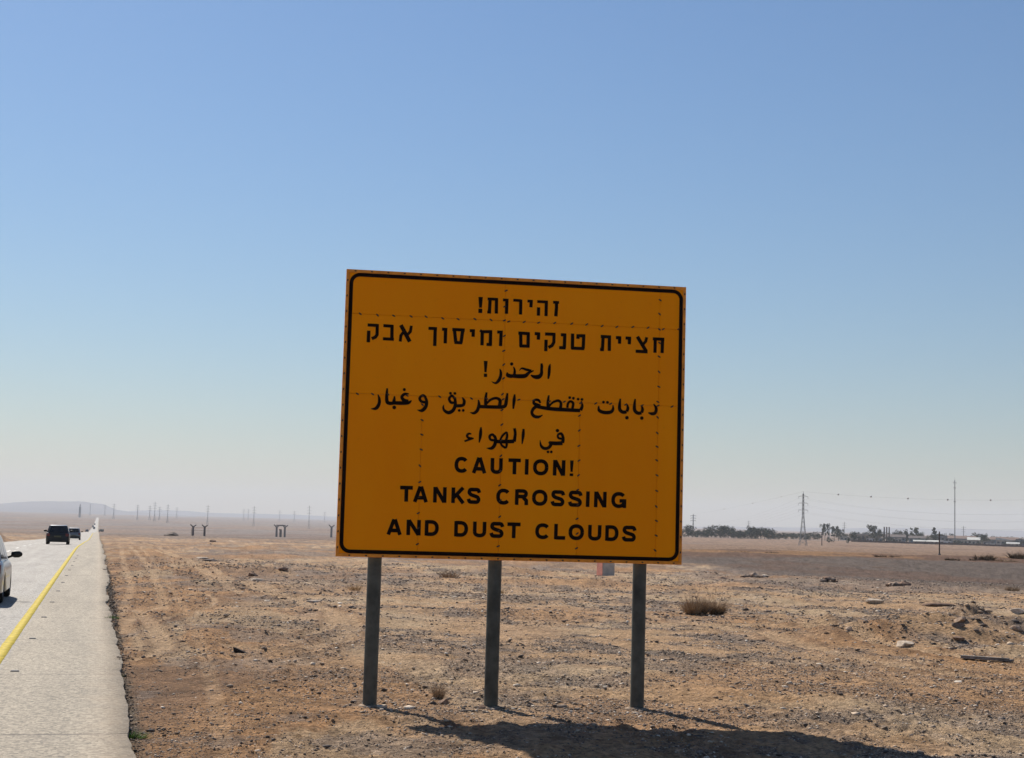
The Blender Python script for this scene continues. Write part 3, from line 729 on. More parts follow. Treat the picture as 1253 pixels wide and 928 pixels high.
AR4S = [[(188, 140, 12), (160, 138, 22), (142, 160, 24), (160, 182, 22), (200, 182, 14)], [(214, 186, 14), (165, 200, 20), (115, 218, 18)], [(290, 68, 14), (286, 120, 30), (282, 170, 28), (270, 232, 10)],
        [(438, 178, 26), (412, 146, 24), (382, 165, 26), (392, 200, 24), (435, 208, 26)], [(432, 155, 22), (445, 200, 30), (432, 260, 34), (400, 292, 30), (348, 290, 5)], [(430, 220, 32), (530, 222, 36), (640, 218, 36)],
        [(488, 212, 18), (520, 155, 22), (563, 118, 18)], [(563, 118, 16), (566, 165, 24), (552, 215, 26)], [(490, 222, 18), (512, 262, 22), (552, 290, 22)], [(552, 292, 18), (562, 255, 24), (556, 222, 24)],
        [(643, 80, 28), (652, 140, 28), (640, 222, 34)], [(740, 86, 20), (736, 150, 30), (724, 248, 10)],
        [(1155, 178, 22), (1140, 138, 26), (1105, 148, 22), (1108, 182, 22), (1150, 192, 22)], [(1150, 145, 22), (1160, 190, 28), (1150, 235, 36)], [(1010, 236, 36), (1080, 240, 38), (1152, 238, 38)],
        [(1012, 222, 26), (1028, 255, 32), (1000, 288, 30), (955, 292, 30), (924, 262, 24), (914, 206, 5)]]
DOTS = {'ar1': [(525, 121, 24)], 'ar2': [(328, 46, 13), (247, 190, 16), (700, 76, 12), (736, 77, 12), (771, 214, 12), (803, 214, 12)],
        'ar3': [(475, 78, 12), (505, 83, 12), (543, 90, 12), (574, 92, 12), (748, 114, 12), (780, 116, 12), (937, 240, 15), (1057, 243, 15)], 'ar4': [(1098, 105, 19), (998, 330, 15), (1033, 330, 15)]}

def latin(ch, w, h, t):
    i = t / 2
    def ell(a0, a1, cx=None, cy=None, rx=None, ry=None, n=22, wd=t):
        cx = w / 2 if cx is None else cx; cy = h / 2 if cy is None else cy; rx = w / 2 - i if rx is None else rx; ry = h / 2 - i if ry is None else ry
        o = []
        for k in range(n + 1):
            a = math.radians(a0 + (a1 - a0) * k / n); c, s = math.cos(a), math.sin(a)
            o.append((cx + rx * math.copysign(abs(c) ** .88, c), cy + ry * math.copysign(abs(s) ** .88, s), wd))
        return o
    L = lambda *p: [(a, b, t) for a, b in p]
    if ch == 'C': return [ell(38, 322)]
    if ch == 'O': return [ell(0, 180), ell(180, 360)]
    if ch == 'G': return [ell(38, 352), L((w * .55, h * .45), (w - .1, h * .45)), L((w - i, h * .45 + i), (w - i, 0))]
    if ch == 'A': return [L((i * .9, 0), (w / 2 - i * .25, h)), L((w - i * .9, 0), (w / 2 + i * .25, h)), L((w * .24, h * .28), (w * .76, h * .28))]
    if ch == 'U': return [L((i, h), (i, h * .36)), ell(180, 360, cy=h * .36, ry=h * .36 - i), L((w - i, h * .36), (w - i, h))]
    if ch == 'T': return [L((0, h - i), (w, h - i)), L((w / 2, h - i), (w / 2, 0))]
    if ch == 'I': return [L((w / 2, 0), (w / 2, h))]
    if ch == 'N': return [L((i, 0), (i, h)), L((w - i, 0), (w - i, h)), L((i * 1.2, h * .97), (w - i * 1.2, h * .03))]
    if ch == '!': return [[(w / 2, h, t), (w / 2, h * .27, t * .62)], L((w / 2, 0), (w / 2, h * .17))]
    if ch == 'L': return [L((i, h), (i, 0)), L((i, i), (w, i))]
    if ch == 'K': return [L((i, 0), (i, h)), L((i * 1.4, h * .36), (w - i * 1.3, h)), L((w * .36, h * .56), (w - i * 1.0, 0))]
    if ch == 'D': return [L((i, 0), (i, h)), [(i, h - i, t), (w * .45, h - i, t)] + ell(80, -80, cx=w * .45, rx=w * .55 - i, ry=h / 2 - i)[0:] + [(w * .45, i, t), (i, i, t)]]
    if ch == 'R': return [L((i, 0), (i, h)), [(i, h - i, t), (w * .55, h - i, t)] + ell(80, -80, cx=w * .55, cy=h * .72, rx=w * .41 - i, ry=h * .28 - i, n=12) + [(w * .55, h * .44 + i, t), (i, h * .44 + i, t)], L((w * .62, h * .48), (w * .86, h * .30), (w - i, 0))]
    if ch == 'S':
        pts = [(w * .93, h * .70), (w * .82, h * .88), (w * .5, h - i), (w * .2, h * .88), (w * .13, h * .70), (w * .27, h * .57), (w * .52, h * .50), (w * .78, h * .42), (w * .88, h * .27), (w * .78, h * .12), (w * .5, i), (w * .18, h * .12), (w * .07, h * .30)]
        return [catmull([(a, b, t) for a, b in pts], 4)]
def latin_line(ox, oy, sc, spec, base, slope, h, t):
    out = []
    x0 = spec[0][1]
    for ch, a, b in spec:
        for st in latin(ch, b - a, h, t):
            out.append([(a + p[0] + p[1] * .03, base + slope * (a + p[0] - x0) - p[1], p[2] * 1.04) for p in st])
    return [crop_to_sign(ox, oy, sc, s) for s in out]

def build_sign():
    root = empty("road_sign", SIGN_LOC, S_YAW)
    tag(root, "large orange warning sign on three grey posts, black Hebrew, Arabic and English lettering", "road sign")
    hw = S_W / 2; z0, z1 = S_ZB, S_ZB + S_H
    # seams, measured
    r1 = (sign_uv(430, 384)[1] + sign_uv(806, 402)[1]) / 2; r2 = (sign_uv(430, 481)[1] + sign_uv(806, 497)[1]) / 2
    c516 = sign_uv(514, 580)[0]; c615 = sign_uv(613, 560)[0]; c709 = sign_uv(708, 570)[0]; c806 = sign_uv(804, 570)[0]
    rim = .036; g = .0012
    X0, X1, Z0, Z1 = -hw + rim, hw - rim, z0 + rim, z1 - rim
    def panel(a, b, c, d):
        mb = MB(); mb.box(a + g, b - g, 0, .028, c + g, d - g); o = mb.build("panel", M_SIGN, root); bevel(o, .002, 1); return o
    for (zz0, zz1, cols) in ((r1, Z1, [X0, c615, c806, X1]), (r2, r1, [X0, c615, c806, X1]), (Z0, r2, [X0, c516, c615, c709, c806, X1])):
        for a, b in zip(cols[:-1], cols[1:]): panel(a, b, zz0, zz1)
    for a, b, c, d in ((-hw, hw, Z1, z1), (-hw, hw, z0, Z0), (-hw, X0, Z0, Z1), (X1, hw, Z0, Z1)):
        mb = MB(); mb.box(a, b, -.004, .034, c, d); bevel(mb.build("rim", M_RIM, root), .003, 1)
    mb = MB(); mb.box(X0 - .01, X1 + .01, .0285, .033, Z0 - .01, Z1 + .01); mb.build("backing_sheet", M_BACK, root)
    for zz in (z0 + .35, z0 + 1.2, z0 + 2.05, z0 + 2.85):
        mb = MB(); mb.box(-hw + .1, hw - .1, .034, .074, zz - .03, zz + .03); mb.build("rail", M_BACK, root)
    # black border line with round corners
    ins, bw, rr = .0385, .040, .115
    a, b, c, d = -hw + ins, hw - ins, z0 + ins, z1 - ins
    def rrect(a, b, c, d, r, n=8):
        o = []
        for cx, cz, s in ((b - r, d - r, 0), (a + r, d - r, 90), (a + r, c + r, 180), (b - r, c + r, 270)):
            for k in range(n + 1):
                t = math.radians(s + 90 * k / n); o.append((cx + r * math.cos(t), cz + r * math.sin(t)))
        return o
    O = rrect(a, b, c, d, rr); I = rrect(a + bw, b - bw, c + bw, d - bw, rr - bw); n = len(O)
    # film follows the step between rim and panels: it lies on the panels only
    V = [(p[0], -.0052, p[1]) for p in O] + [(p[0], -.0052, p[1]) for p in I]
    V += [(p[0], -.0005, p[1]) for p in O] + [(p[0], -.0005, p[1]) for p in I]
    F = [(i, n + i, n + (i + 1) % n, (i + 1) % n) for i in range(n)] + [(i, (i + 1) % n, 2 * n + (i + 1) % n, 2 * n + i) for i in range(n)] + [(n + i, 3 * n + i, 3 * n + (i + 1) % n, n + (i + 1) % n) for i in range(n)]
    mesh_obj("border_line", V, F, M_BLACK, root)
    # lettering
    T = lambda l, o: [crop_to_sign(*o, s) for s in l]
    k1 = (560, 355, 8.353)
    strokes_mesh("hebrew_letter", T(HEB1, k1), [], root)
    strokes_mesh("hebrew_letter", T(HEB2A, (440, 390, 6.595)) + T(HEB2B, (630, 395, 6.595)), [], root)
    k = (580, 435, 11.39)
    strokes_mesh("arabic_letter", T(AR1, k) + T([catmull(s) for s in AR1S], k), [disc(*k, *d) for d in DOTS['ar1']], root)
    k = (445, 470, 6.595); k2 = (625, 475, 6.595)
    strokes_mesh("arabic_letter", T([catmull(s) for s in AR2S], k) + T([catmull(s) for s in AR3S], k2), [disc(*k, *d) for d in DOTS['ar2']] + [disc(*k2, *d) for d in DOTS['ar3']], root)
    k = (555, 515, 8.641)
    strokes_mesh("arabic_letter", T([catmull(s) for s in AR4S], k), [disc(*k, *d) for d in DOTS['ar4']], root)
    k = (480, 550, 4.177)
    strokes_mesh("latin_letter", latin_line(*k, [('C', 318, 388), ('A', 408, 479), ('U', 502, 562), ('T', 592, 655), ('I', 677, 695), ('O', 719, 796), ('N', 821, 882), ('!', 905, 926)], 118.5, .031, 80, 16.5), [], root)
    strokes_mesh("latin_letter", latin_line(*k, [('T', 38, 103), ('A', 107, 180), ('N', 209, 275), ('K', 302, 371), ('S', 384, 448), ('C', 531, 603), ('R', 627, 693), ('O', 714, 791), ('S', 812, 878), ('S', 901, 967), ('I', 989, 1007), ('N', 1031, 1093), ('G', 1119, 1194)], 267, .0290, 80, 16.5), [], root)
    k = (465, 625, 3.855)
    strokes_mesh("latin_letter", latin_line(*k, [('A', 32, 101), ('N', 125, 190), ('D', 211, 275), ('D', 350, 413), ('U', 438, 499), ('S', 519, 581), ('T', 599, 661), ('C', 732, 801), ('L', 821, 873), ('O', 889, 960), ('U', 981, 1042), ('D', 1062, 1123), ('S', 1143, 1205)], 113, .0285, 73, 15.2), [], root)
    # rivets along seams and rim
    mb = MB(); rr_ = random.Random(3)
    def rivet(x, z, ang, L=.044, Wd=.019, yb=0.0):
        n = 8; vs = []
        for k in range(n):
            t = 2 * math.pi * k / n; u, v = L / 2 * math.cos(t), Wd / 2 * math.sin(t)
            vs.append((x + u * math.cos(ang) - v * math.sin(ang), yb - .0006, z + u * math.sin(ang) + v * math.cos(ang)))
        for k in range(n):
            t = 2 * math.pi * k / n; u, v = L / 3.4 * math.cos(t), Wd / 3 * math.sin(t)
            vs.append((x + u * math.cos(ang) - v * math.sin(ang), yb - .007, z + u * math.sin(ang) + v * math.cos(ang)))
        mb.add(vs, [(k, (k + 1) % n, n + (k + 1) % n, n + k) for k in range(n)] + [tuple(range(n, 2 * n))])
    st = .182
    for zz in (r1, r2):
        x = X0 + .14
        while x < X1 - .05:
            rivet(x + rr_.uniform(-.012, .012), zz + rr_.uniform(-.006, .006), (-.6 if x < -.3 else .55) + rr_.uniform(-.15, .15)); x += st * rr_.uniform(.94, 1.06)
    for xx, za, zb in ((c516, Z0, r2), (c615, Z0, Z1), (c709, Z0, r2), (c806, Z0, Z1)):
        z = za + .12
        while z < zb - .06:
            rivet(xx + rr_.uniform(-.006, .006), z, (-.6 if xx in (c806,) or (xx == c516 and z > z0 + .9) else .6) + rr_.uniform(-.2, .2)); z += st * .93 * rr_.uniform(.92, 1.08)
    x = -hw + .1
    while x < hw - .02:
        rivet(x, z1 - .017, rr_.uniform(-.3, .3), .026, .016, -.004); rivet(x + .05, z0 + .017, rr_.uniform(-.3, .3), .026, .016, -.004); x += st * 1.01
    z = z0 + .1
    while z < z1 - .02:
        rivet(-hw + .017, z, rr_.uniform(1.2, 1.9), .026, .016, -.004); rivet(hw - .017, z + .04, rr_.uniform(1.2, 1.9), .026, .016, -.004); z += st * .96
    tag(mb.build("rivets", M_RIVET, root), kind='stuff')
    # posts
    for px, py in ((452.0, 864), (601.0, 866), (781.0, 870)):
        fx, fy = flat_hit(px, py); lx = (fx - SIGN_LOC.x) * _e[0] + (fy - SIGN_LOC.y) * _e[1] + (.035 if px > 700 else 0)
        ly = .074 + .078
        wx, wy = SIGN_LOC.x + _e[0] * lx - _e[1] * ly, SIGN_LOC.y + _e[1] * lx + _e[0] * ly
        g0 = gz(wx, wy)
        mb = MB(); mb.lathe([(.078, g0 - .35), (.078, z1 - .12)], n=28, c=(lx, ly, 0)); o = mb.build("post", M_POST, root, smooth=True)
        mb = MB(); mb.lathe([(.001, z1 - .117), (.06, z1 - .118), (.081, z1 - .125), (.081, z1 - .16)], n=28, c=(lx, ly, 0)); mb.build("post_cap", M_POST, root)
        mb = MB(); mb.lathe([(.079, g0 - .2), (.16, g0 - .1), (.13, g0 + .002), (.095, g0 + .014), (.079, g0 + .016)], n=14, c=(lx, ly, 0)); o = mb.build("footing", M_FOOT, root, True)
        for v in o.data.vertices: v.co.x += rnd.uniform(-.02, .02); v.co.z += rnd.uniform(-.008, .008) if v.co.z > g0 - .05 else 0
        for zz in (z0 + .35, z0 + 1.2, z0 + 2.05, z0 + 2.85):
            mb = MB(); mb.lathe([(.079, zz - .022), (.084, zz - .022), (.084, zz + .022), (.079, zz + .022)], n=24, c=(lx, ly, 0)); mb.build("clamp", M_BACK, root)
    return root
build_sign()
#PART2
# ------------------------------------------------------------------ loose gravel (nobody could count it)
def island_mat(name, stops, rough=.9):
    m, nt, N, L, P = nodemat(name); P.inputs['Roughness'].default_value = rough; P.inputs['Specular IOR Level'].default_value = .2
    g = N.new("ShaderNodeNewGeometry"); r = N.new("ShaderNodeValToRGB"); r.color_ramp.interpolation = 'LINEAR'
    el = r.color_ramp.elements
    while len(el) < len(stops): el.new(.5)
    for e, (p, c) in zip(el, stops): e.position = p; e.color = (*c, 1)
    L.new(g.outputs['Random Per Island'], r.inputs[0])
    n = N.new("ShaderNodeTexNoise"); n.inputs['Scale'].default_value = 45; n.inputs['Detail'].default_value = 4; L.new(g.outputs['Position'], n.inputs[0])
    mr = N.new("ShaderNodeMapRange"); mr.inputs[1].default_value = .3; mr.inputs[2].default_value = .7; mr.inputs[3].default_value = .7; mr.inputs[4].default_value = 1.2; L.new(n.outputs['Fac'], mr.inputs[0])
    cc = N.new("ShaderNodeCombineColor"); [L.new(mr.outputs[0], cc.inputs[i]) for i in range(3)]
    x = N.new("ShaderNodeMix"); x.data_type = 'RGBA'; x.blend_type = 'MULTIPLY'; x.inputs[0].default_value = 1; L.new(r.outputs[0], x.inputs[6]); L.new(cc.outputs[0], x.inputs[7])
    L.new(x.outputs[2], P.inputs['Base Color']); return m
M_GRAVEL = island_mat("desert_gravel", [(0, (.09, .075, .065)), (.35, (.20, .155, .125)), (.6, (.36, .265, .185)), (.85, (.58, .45, .33)), (1, (.80, .70, .57))])

OCT = (np.array([(1, 0, 0), (0, 1, 0), (-1, 0, 0), (0, -1, 0), (0, 0, 1), (0, 0, -1)], float),
       np.array([(0, 1, 4), (1, 2, 4), (2, 3, 4), (3, 0, 4), (1, 0, 5), (2, 1, 5), (3, 2, 5), (0, 3, 5)]))
_p = (1 + 5 ** .5) / 2
ICO = (np.array([(-1, _p, 0), (1, _p, 0), (-1, -_p, 0), (1, -_p, 0), (0, -1, _p), (0, 1, _p), (0, -1, -_p), (0, 1, -_p), (_p, 0, -1), (_p, 0, 1), (-_p, 0, -1), (-_p, 0, 1)], float) / 1.9,
       np.array([(0, 11, 5), (0, 5, 1), (0, 1, 7), (0, 7, 10), (0, 10, 11), (1, 5, 9), (5, 11, 4), (11, 10, 2), (10, 7, 6), (7, 1, 8), (3, 9, 4), (3, 4, 2), (3, 2, 6), (3, 6, 8), (3, 8, 9), (4, 9, 5), (2, 4, 11), (6, 2, 10), (8, 6, 7), (9, 8, 1)]))
def scatter(name, shape, xs, ys, size, mat_, seed, sink=.25, zoff=0.0):
    R = np.random.RandomState(seed); n = len(xs); B, T = shape; k = len(B)
    V = np.repeat(B[None], n, 0) * R.uniform(.6, 1.25, (n, k, 1))
    V = V * np.stack([R.uniform(.7, 1.3, n), R.uniform(.6, 1.1, n), R.uniform(.22, .50, n)], -1)[:, None, :]
    a = R.uniform(0, 6.283, n); t = R.uniform(-.5, .5, n)
    x, y, z = V[..., 0], V[..., 1], V[..., 2]
    y, z = y * np.cos(t)[:, None] - z * np.sin(t)[:, None], y * np.sin(t)[:, None] + z * np.cos(t)[:, None]
    x, y = x * np.cos(a)[:, None] - y * np.sin(a)[:, None], x * np.sin(a)[:, None] + y * np.cos(a)[:, None]
    V = np.stack([x, y, z], -1) * size[:, None, None]
    zz = ground_z(xs, ys) + size * sink + zoff
    V = V + np.stack([xs, ys, zz], -1)[:, None, :]
    F = (T[None] + (np.arange(n) * k)[:, None, None]).reshape(-1, 3)
    return tag(np_mesh(name, V.reshape(-1, 3), F, mat_), kind='stuff')
def build_gravel():
    R = np.random.RandomState(5); n = 330000
    r = 11 * np.exp(R.rand(n) * math.log(75 / 11)); az = np.radians(R.uniform(-19, 20, n))
    x, y = r * np.sin(az), r * np.cos(az); u, s = road_uv(x, y)
    dens = np.clip(sstep(.47, .62, fbm(x * .7, y * .6, 3, 5, .6)) * .22 + .95 * gravel_mask(x, y), 0, 1) * .97 + .03
    dens *= 1 - .6 * track_mask(x, y)
    keep = (R.rand(n) < dens) & (u > ROAD_R + .02)
    x, y, r = x[keep], y[keep], r[keep]
    size = .0088 * np.exp(R.normal(0, .5, len(x))) * (r / 17.0) ** .7
    small = size < .026
    scatter("gravel", OCT, x[small], y[small], size[small], M_GRAVEL, 1)
    scatter("loose_stones", ICO, x[~small], y[~small], np.minimum(size[~small], .06), M_GRAVEL, 2)
    # rubble on the mounds at the right, round the posts and along the track at the left
    cx, cy, sz = [], [], []
    for px, py, n_, spread, s0 in [(1200, 768, 260, 1.0, .05), (1130, 777, 240, 1.2, .045), (1060, 784, 120, 1.2, .035), (1245, 785, 160, 1.0, .045), (1175, 790, 130, 1.3, .035), (955, 752, 90, 1.4, .04),
                                   (690, 742, 60, 2.2, .03), (610, 868, 120, .35, .022), (450, 870, 60, .3, .02), (720, 870, 220, .8, .018), (790, 874, 60, .25, .02), (570, 868, 160, .7, .018), (620, 815, 120, 1.0, .02),
                                   (247, 684, 50, 1.6, .07), (300, 700, 70, 2.2, .06), (345, 720, 60, 2.2, .05), (400, 740, 60, 2.0, .04), (262, 664, 30, 1.5, .1), (350, 860, 160, 1.3, .018), (1000, 850, 200, 2.0, .022), (1150, 880, 200, 1.6, .022)]:
        bx, by = flat_hit(px, py)
        cx.append(R.normal(bx, spread * .75, n_)); cy.append(R.normal(by, spread * .9, n_)); sz.append(s0 * np.exp(R.normal(-.35, .5, n_)))
    cx, cy, sz = map(np.concatenate, (cx, cy, sz)); uu, _ = road_uv(cx, cy); k = uu > ROAD_R + .1
    scatter("rubble", ICO, cx[k], cy[k], np.minimum(sz[k], .16), M_GRAVEL, 3, .15)
    # crumbled soil and grit in the gap by the pavement
    s = R.uniform(11, 60, 5200); u = ROAD_R + np.abs(R.normal(.03, .06, len(s))) - .02
    x, y = u * RY + s * RX, -u * RX + s * RY
    scatter("edge_grit", OCT, x, y, .010 * np.exp(R.normal(0, .5, len(s))) * (s / 18) ** .5, island_mat("dark_grit", [(0, (.045, .035, .028)), (.6, (.12, .09, .07)), (1, (.3, .23, .17))]), 4, .4)
build_gravel()

# ------------------------------------------------------------------ single rocks
ROCKM = {k: mat(k + "_rock", c, .92, var=.25, scale=9, bump=.02, bscale=14, spec=.15) for k, c in
         {'brown': (.28, .18, .125), 'pale': (.62, .50, .38), 'dark': (.19, .15, .125), 'tan': (.46, .33, .235)}.items()}
def rock(px, py, w, d, h, kind, label, seed, rz=0.0, name="rock"):
    p = hit(px, py); rr = np.random.RandomState(seed)
    bm = bmesh.new(); bmesh.ops.create_icosphere(bm, subdivisions=3, radius=1)
    dirs = rr.normal(size=(14, 3)); dirs /= np.linalg.norm(dirs, axis=1)[:, None]; cut = rr.uniform(.42, .85, 14)
    for v in bm.verts:
        c = np.array(v.co)
        for dd, cc in zip(dirs, cut):
            q = c @ dd
            if q > cc: c = c - dd * (q - cc)
        c = c * (1 + rr.uniform(-.02, .02))
        v.co = (c[0] * w * .6, c[1] * d * .6, (c[2] * .6 + .15) * h)
    me = bpy.data.meshes.new(name); bm.to_mesh(me); bm.free(); me.materials.append(ROCKM[kind])
    o = bpy.data.objects.new(name, me); COL.objects.link(o); o.location = (p.x, p.y, p.z - .02 * h); o.rotation_euler = (0, 0, rz)
    return tag(o, label, "rock")
rock(543, 861, .15, .12, .085, 'brown', "brown rounded stone at the foot of the dry grass tuft between the left posts", 1)
rock(603, 868.5, .10, .08, .04, 'pale', "small pale stone lying against the base of the middle post", 2)
rock(590, 867, .10, .09, .05, 'brown', "small brown stone just left of the middle post base", 3)
rock(779, 873, .10, .05, .025, 'pale', "thin white chip of stone against the foot of the right post", 4)
rock(466, 866, .14, .10, .06, 'pale', "pale broken stone just right of the left post base", 5)
rock(649, 863, .07, .05, .04, 'dark', "small dark stone right of the middle post above the shadow", 6)
rock(706, 869, .07, .06, .05, 'dark', "small dark stone in the grit midway between middle and right posts", 7)
rock(1108, 790, .42, .3, .14, 'pale', "flat pale rock at the foot of the rubble bank on the right", 8)
rock(1176, 760, .30, .25, .17, 'tan', "tan boulder on the crest of the rubble bank at right", 9)
rock(1174, 766, .26, .2, .13, 'dark', "dark boulder just below the tan one on the rubble bank", 10)
rock(1171, 782, .32, .2, .10, 'brown', "brown flat rock halfway down the rubble bank", 11)
rock(1243, 770, .3, .22, .12, 'tan', "tan rock on the rubble bank close to the right edge of the view", 12)
rock(1070, 738, .5, .35, .26, 'pale', "pale angular rock alone on the flat ground behind the rubble bank", 13)
rock(1038, 772, .18, .18, .14, 'tan', "upright tan stone on the left part of the rubble bank", 14)
def heap(px, py, w, d, h, kinds, label, seed, n=11):
    p = hit(px, py); root = empty("rock_heap", p); tag(root, label, "rock heap"); rr = np.random.RandomState(seed)
    for i in range(n):
        sx = (.16 + .30 * rr.rand() ** 2) * min(1.0, w * .5); bm = bmesh.new(); bmesh.ops.create_icosphere(bm, subdivisions=1, radius=1)
        dirs = rr.normal(size=(8, 3)); dirs /= np.linalg.norm(dirs, axis=1)[:, None]; cut = rr.uniform(.5, .85, 8)
        ox, oy = rr.normal(0, w * .25), rr.normal(0, d * .25); top = h * math.exp(-(ox / w * 2.2) ** 2) * rr.uniform(.2, .8)
        for v in bm.verts:
            c = np.array(v.co)
            for dd, cc in zip(dirs, cut):
                q = c @ dd
                if q > cc: c = c - dd * (q - cc)
            v.co = (ox + c[0] * sx * 1.3, oy + c[1] * sx, top * .6 + c[2] * sx * .7)
        me = bpy.data.meshes.new("stone"); bm.to_mesh(me); bm.free(); me.materials.append(ROCKM[kinds[i % len(kinds)]])
        o = bpy.data.objects.new("stone", me); COL.objects.link(o); o.parent = root; o.rotation_euler = (0, 0, rr.uniform(-.4, .4))
    return root
heap(1014, 712.5, .9, .5, .36, ['dark', 'dark', 'brown', 'dark'], "dark rock heap at the near edge of the grey gravel plain", 15)
heap(926, 707, 1.1, .5, .24, ['tan', 'dark', 'pale'], "grey and pale rock heap on the plain's near edge, left of the dark heap", 16)
heap(1100, 717, 1.3, .5, .14, ['dark', 'tan', 'brown'], "long low rock heap on the plain's near edge, right of the dark heap", 17, 9)
rock(1150, 742, 1.0, .4, .16, 'brown', "long brown clod bank behind the rubble bank", 18, .2)
rock(1246, 750, .45, .35, .18, 'pale', "pale rock behind the rubble bank at the right edge of the view", 19)
rock(247, 684, .85, .5, .16, 'pale', "flat pale slab among stones on the plain left of the sign", 20)
rock(258, 686.5, .8, .5, .18, 'dark', "dark slab beside the flat pale one left of the sign", 21)
rock(316, 711, .75, .4, .14, 'pale', "whitish flat stone on the verge between the road and the sign", 22)
rock(310, 705, .5, .4, .2, 'brown', "brown stone just behind the whitish flat stone", 23)
rock(348, 698, .4, .3, .2, 'brown', "round brown stone on the plain left of the sign's lower corner", 24)
rock(386, 737, .42, .24, .09, 'pale', "small pale stone on the rim of the curved wheel track", 25)
rock(221, 832, .10, .06, .03, 'pale', "tiny white stone on the brown roadside earth", 26)
rock(430, 744, .18, .14, .1, 'dark', "dark clod left of the left post", 27)
rock(885, 708, .6, .3, .12, 'brown', "low brown clod at the near edge of the plain just right of the sign", 28)
rock(261, 663, 1.3, 1.0, .55, 'brown', "dark brown earth clump on the ridge below the left gate frame", 29)
rock(209, 655.5, 3.6, 2.4, 1.3, 'dark', "dark low heap on the plain just right of the road", 30)
rock(380, 655.5, 2.4, 1.6, .7, 'dark', "dark speck of rock heap on the plain left of the sign", 31)

# a dark angular scrap, a flat rail
def scrap():
    p = hit(294, 799); mb = MB()
    mb.add([(-.1, -.03, 0), (.12, -.05, 0), (.10, .05, 0), (-.08, .04, 0), (-.12, -.02, .085), (.06, -.03, .03), (.05, .03, .028), (-.09, .03, .075)],
           [(3, 2, 1, 0), (4, 5, 6, 7), (0, 1, 5, 4), (1, 2, 6, 5), (2, 3, 7, 6), (3, 0, 4, 7)])
    o = mb.build("scrap_piece", mat("black_rubber_scrap", (.03, .022, .02), .8, spec=.1)); bevel(o, .008, 2); o.location = p; o.rotation_euler = (0, 0, -.3)
    tag(o, "black angular scrap lying on the brown verge between road and sign", "scrap")
    a, b = hit(1178, 806), hit(1238, 811)
    mb = MB(); d = (b - a); L_ = d.length
    mb.box(0, L_, -.07, .07, 0, .035); mb.box(0, L_, -.07, -.05, .035, .06)
    o = mb.build("steel_strip", mat("pale_bent_steel", (.20, .18, .165), .7, .2, var=.25, scale=6)); bevel(o, .006, 1)
    o.location = (a.x, a.y, max(a.z, b.z) - .01); o.rotation_euler = (0, math.radians(-1.5), math.atan2(d.y, d.x))
    tag(o, "long grey strip of steel lying on the ground below the rubble bank", "metal strip")
scrap()

# ------------------------------------------------------------------ plants
def twig_mat(name, c, c2):
    m = island_mat(name, [(0, c), (1, c2)], .9); return m
M_DRY = twig_mat("dry_twigs", (.20, .13, .08), (.50, .36, .22)); M_STRAW = twig_mat("straw_blades", (.40, .27, .13), (.62, .46, .27)); M_GREEN = twig_mat("green_blades", (.07, .14, .025), (.18, .30, .06))
M_DULL = twig_mat("dull_scrub", (.12, .085, .055), (.26, .19, .12))
def blades(name, n, rx, ry, h, width, material, seed, spread=.6, parent=None, curl=.3, seg=3, core=.35):
    R = np.random.RandomState(seed); V = []; F = []
    cl = [(R.uniform(-.75, .75) * rx, R.uniform(-.6, .6) * ry, R.uniform(.3, .6), R.uniform(.5, 1.05)) for _ in range(7)] if core > .88 and n > 150 else None
    for i in range(n):
        a = R.uniform(0, 6.283); q = R.rand() ** .5
        bx, by = math.cos(a) * rx * q * core, math.sin(a) * ry * q * core; hk = 1.0
        if cl:
            c_ = cl[i % 7]; bx, by, hk = c_[0] + bx * c_[2] * .5, c_[1] + by * c_[2] * .5, c_[3]
        tilt = spread * (q * .9 + R.uniform(-.2, .35)); hh = h * hk * R.uniform(.35, 1.0) * (1 - .35 * q)
        dx, dy = math.cos(a) * math.sin(tilt), math.sin(a) * math.sin(tilt); dz = math.cos(tilt)
        ta = R.uniform(0, 6.283); wx, wy = math.cos(ta) * width / 2, math.sin(ta) * width / 2
        b = len(V)
        jx, jy = R.normal(0, .12, 2) * hh
        for k in range(seg + 1):
            t = k / seg; c = curl * t * t * hh
            x = bx + dx * hh * t * (rx / h if spread > .8 else 1) + math.cos(a) * c + jx * t * t; y = by + dy * hh * t + math.sin(a) * c + jy * t * t; z = dz * hh * t - c * .5
            w = 1 - t * .85
            V += [(x - wx * w, y - wy * w, z - .01), (x + wx * w, y + wy * w, z - .01)]
        for k in range(seg): F.append((b + 2 * k, b + 2 * k + 1, b + 2 * k + 3, b + 2 * k + 2))
    return np_mesh(name, np.array(V), np.array(F), material, parent=parent)
def plant(name, px, py, n, rx, ry, h, width, material, seed, label, cat, spread=.6, curl=.3, core=.35, group=None):
    p = hit(px, py); o = blades(name, n, rx, ry, h, width, material, seed, spread, None, curl, core=core); o.location = (p.x, p.y, p.z)
    return tag(o, label, cat, group)
plant("dry_bush", 862, 752, 3000, .66, .5, .82, .010, M_DRY, 1, "wide dry brown bush right of the sign", "bush", .78, .15, .95)
plant("grass_tuft", 536, 856, 260, .055, .05, .30, .006, M_DRY, 2, "dry brown grass tuft between the left and middle posts", "grass tuft", .42, .12, .8)
plant("dry_bush", 549, 707, 220, .40, .3, .55, .014, M_DRY, 3, "dry brown bush behind the sign, under its lower edge between left and middle posts", "bush", .7, .2, .8)
plant("dry_bush", 604, 726, 160, .4, .3, .25, .016, M_STRAW, 4, "low straw-coloured growth partly behind the middle post", "bush", .8, .2, .9)
plant("dry_bush", 434, 722, 120, .25, .2, .35, .012, M_STRAW, 5, "thin straw bush just left of the left post", "bush", .6, .2, .7)
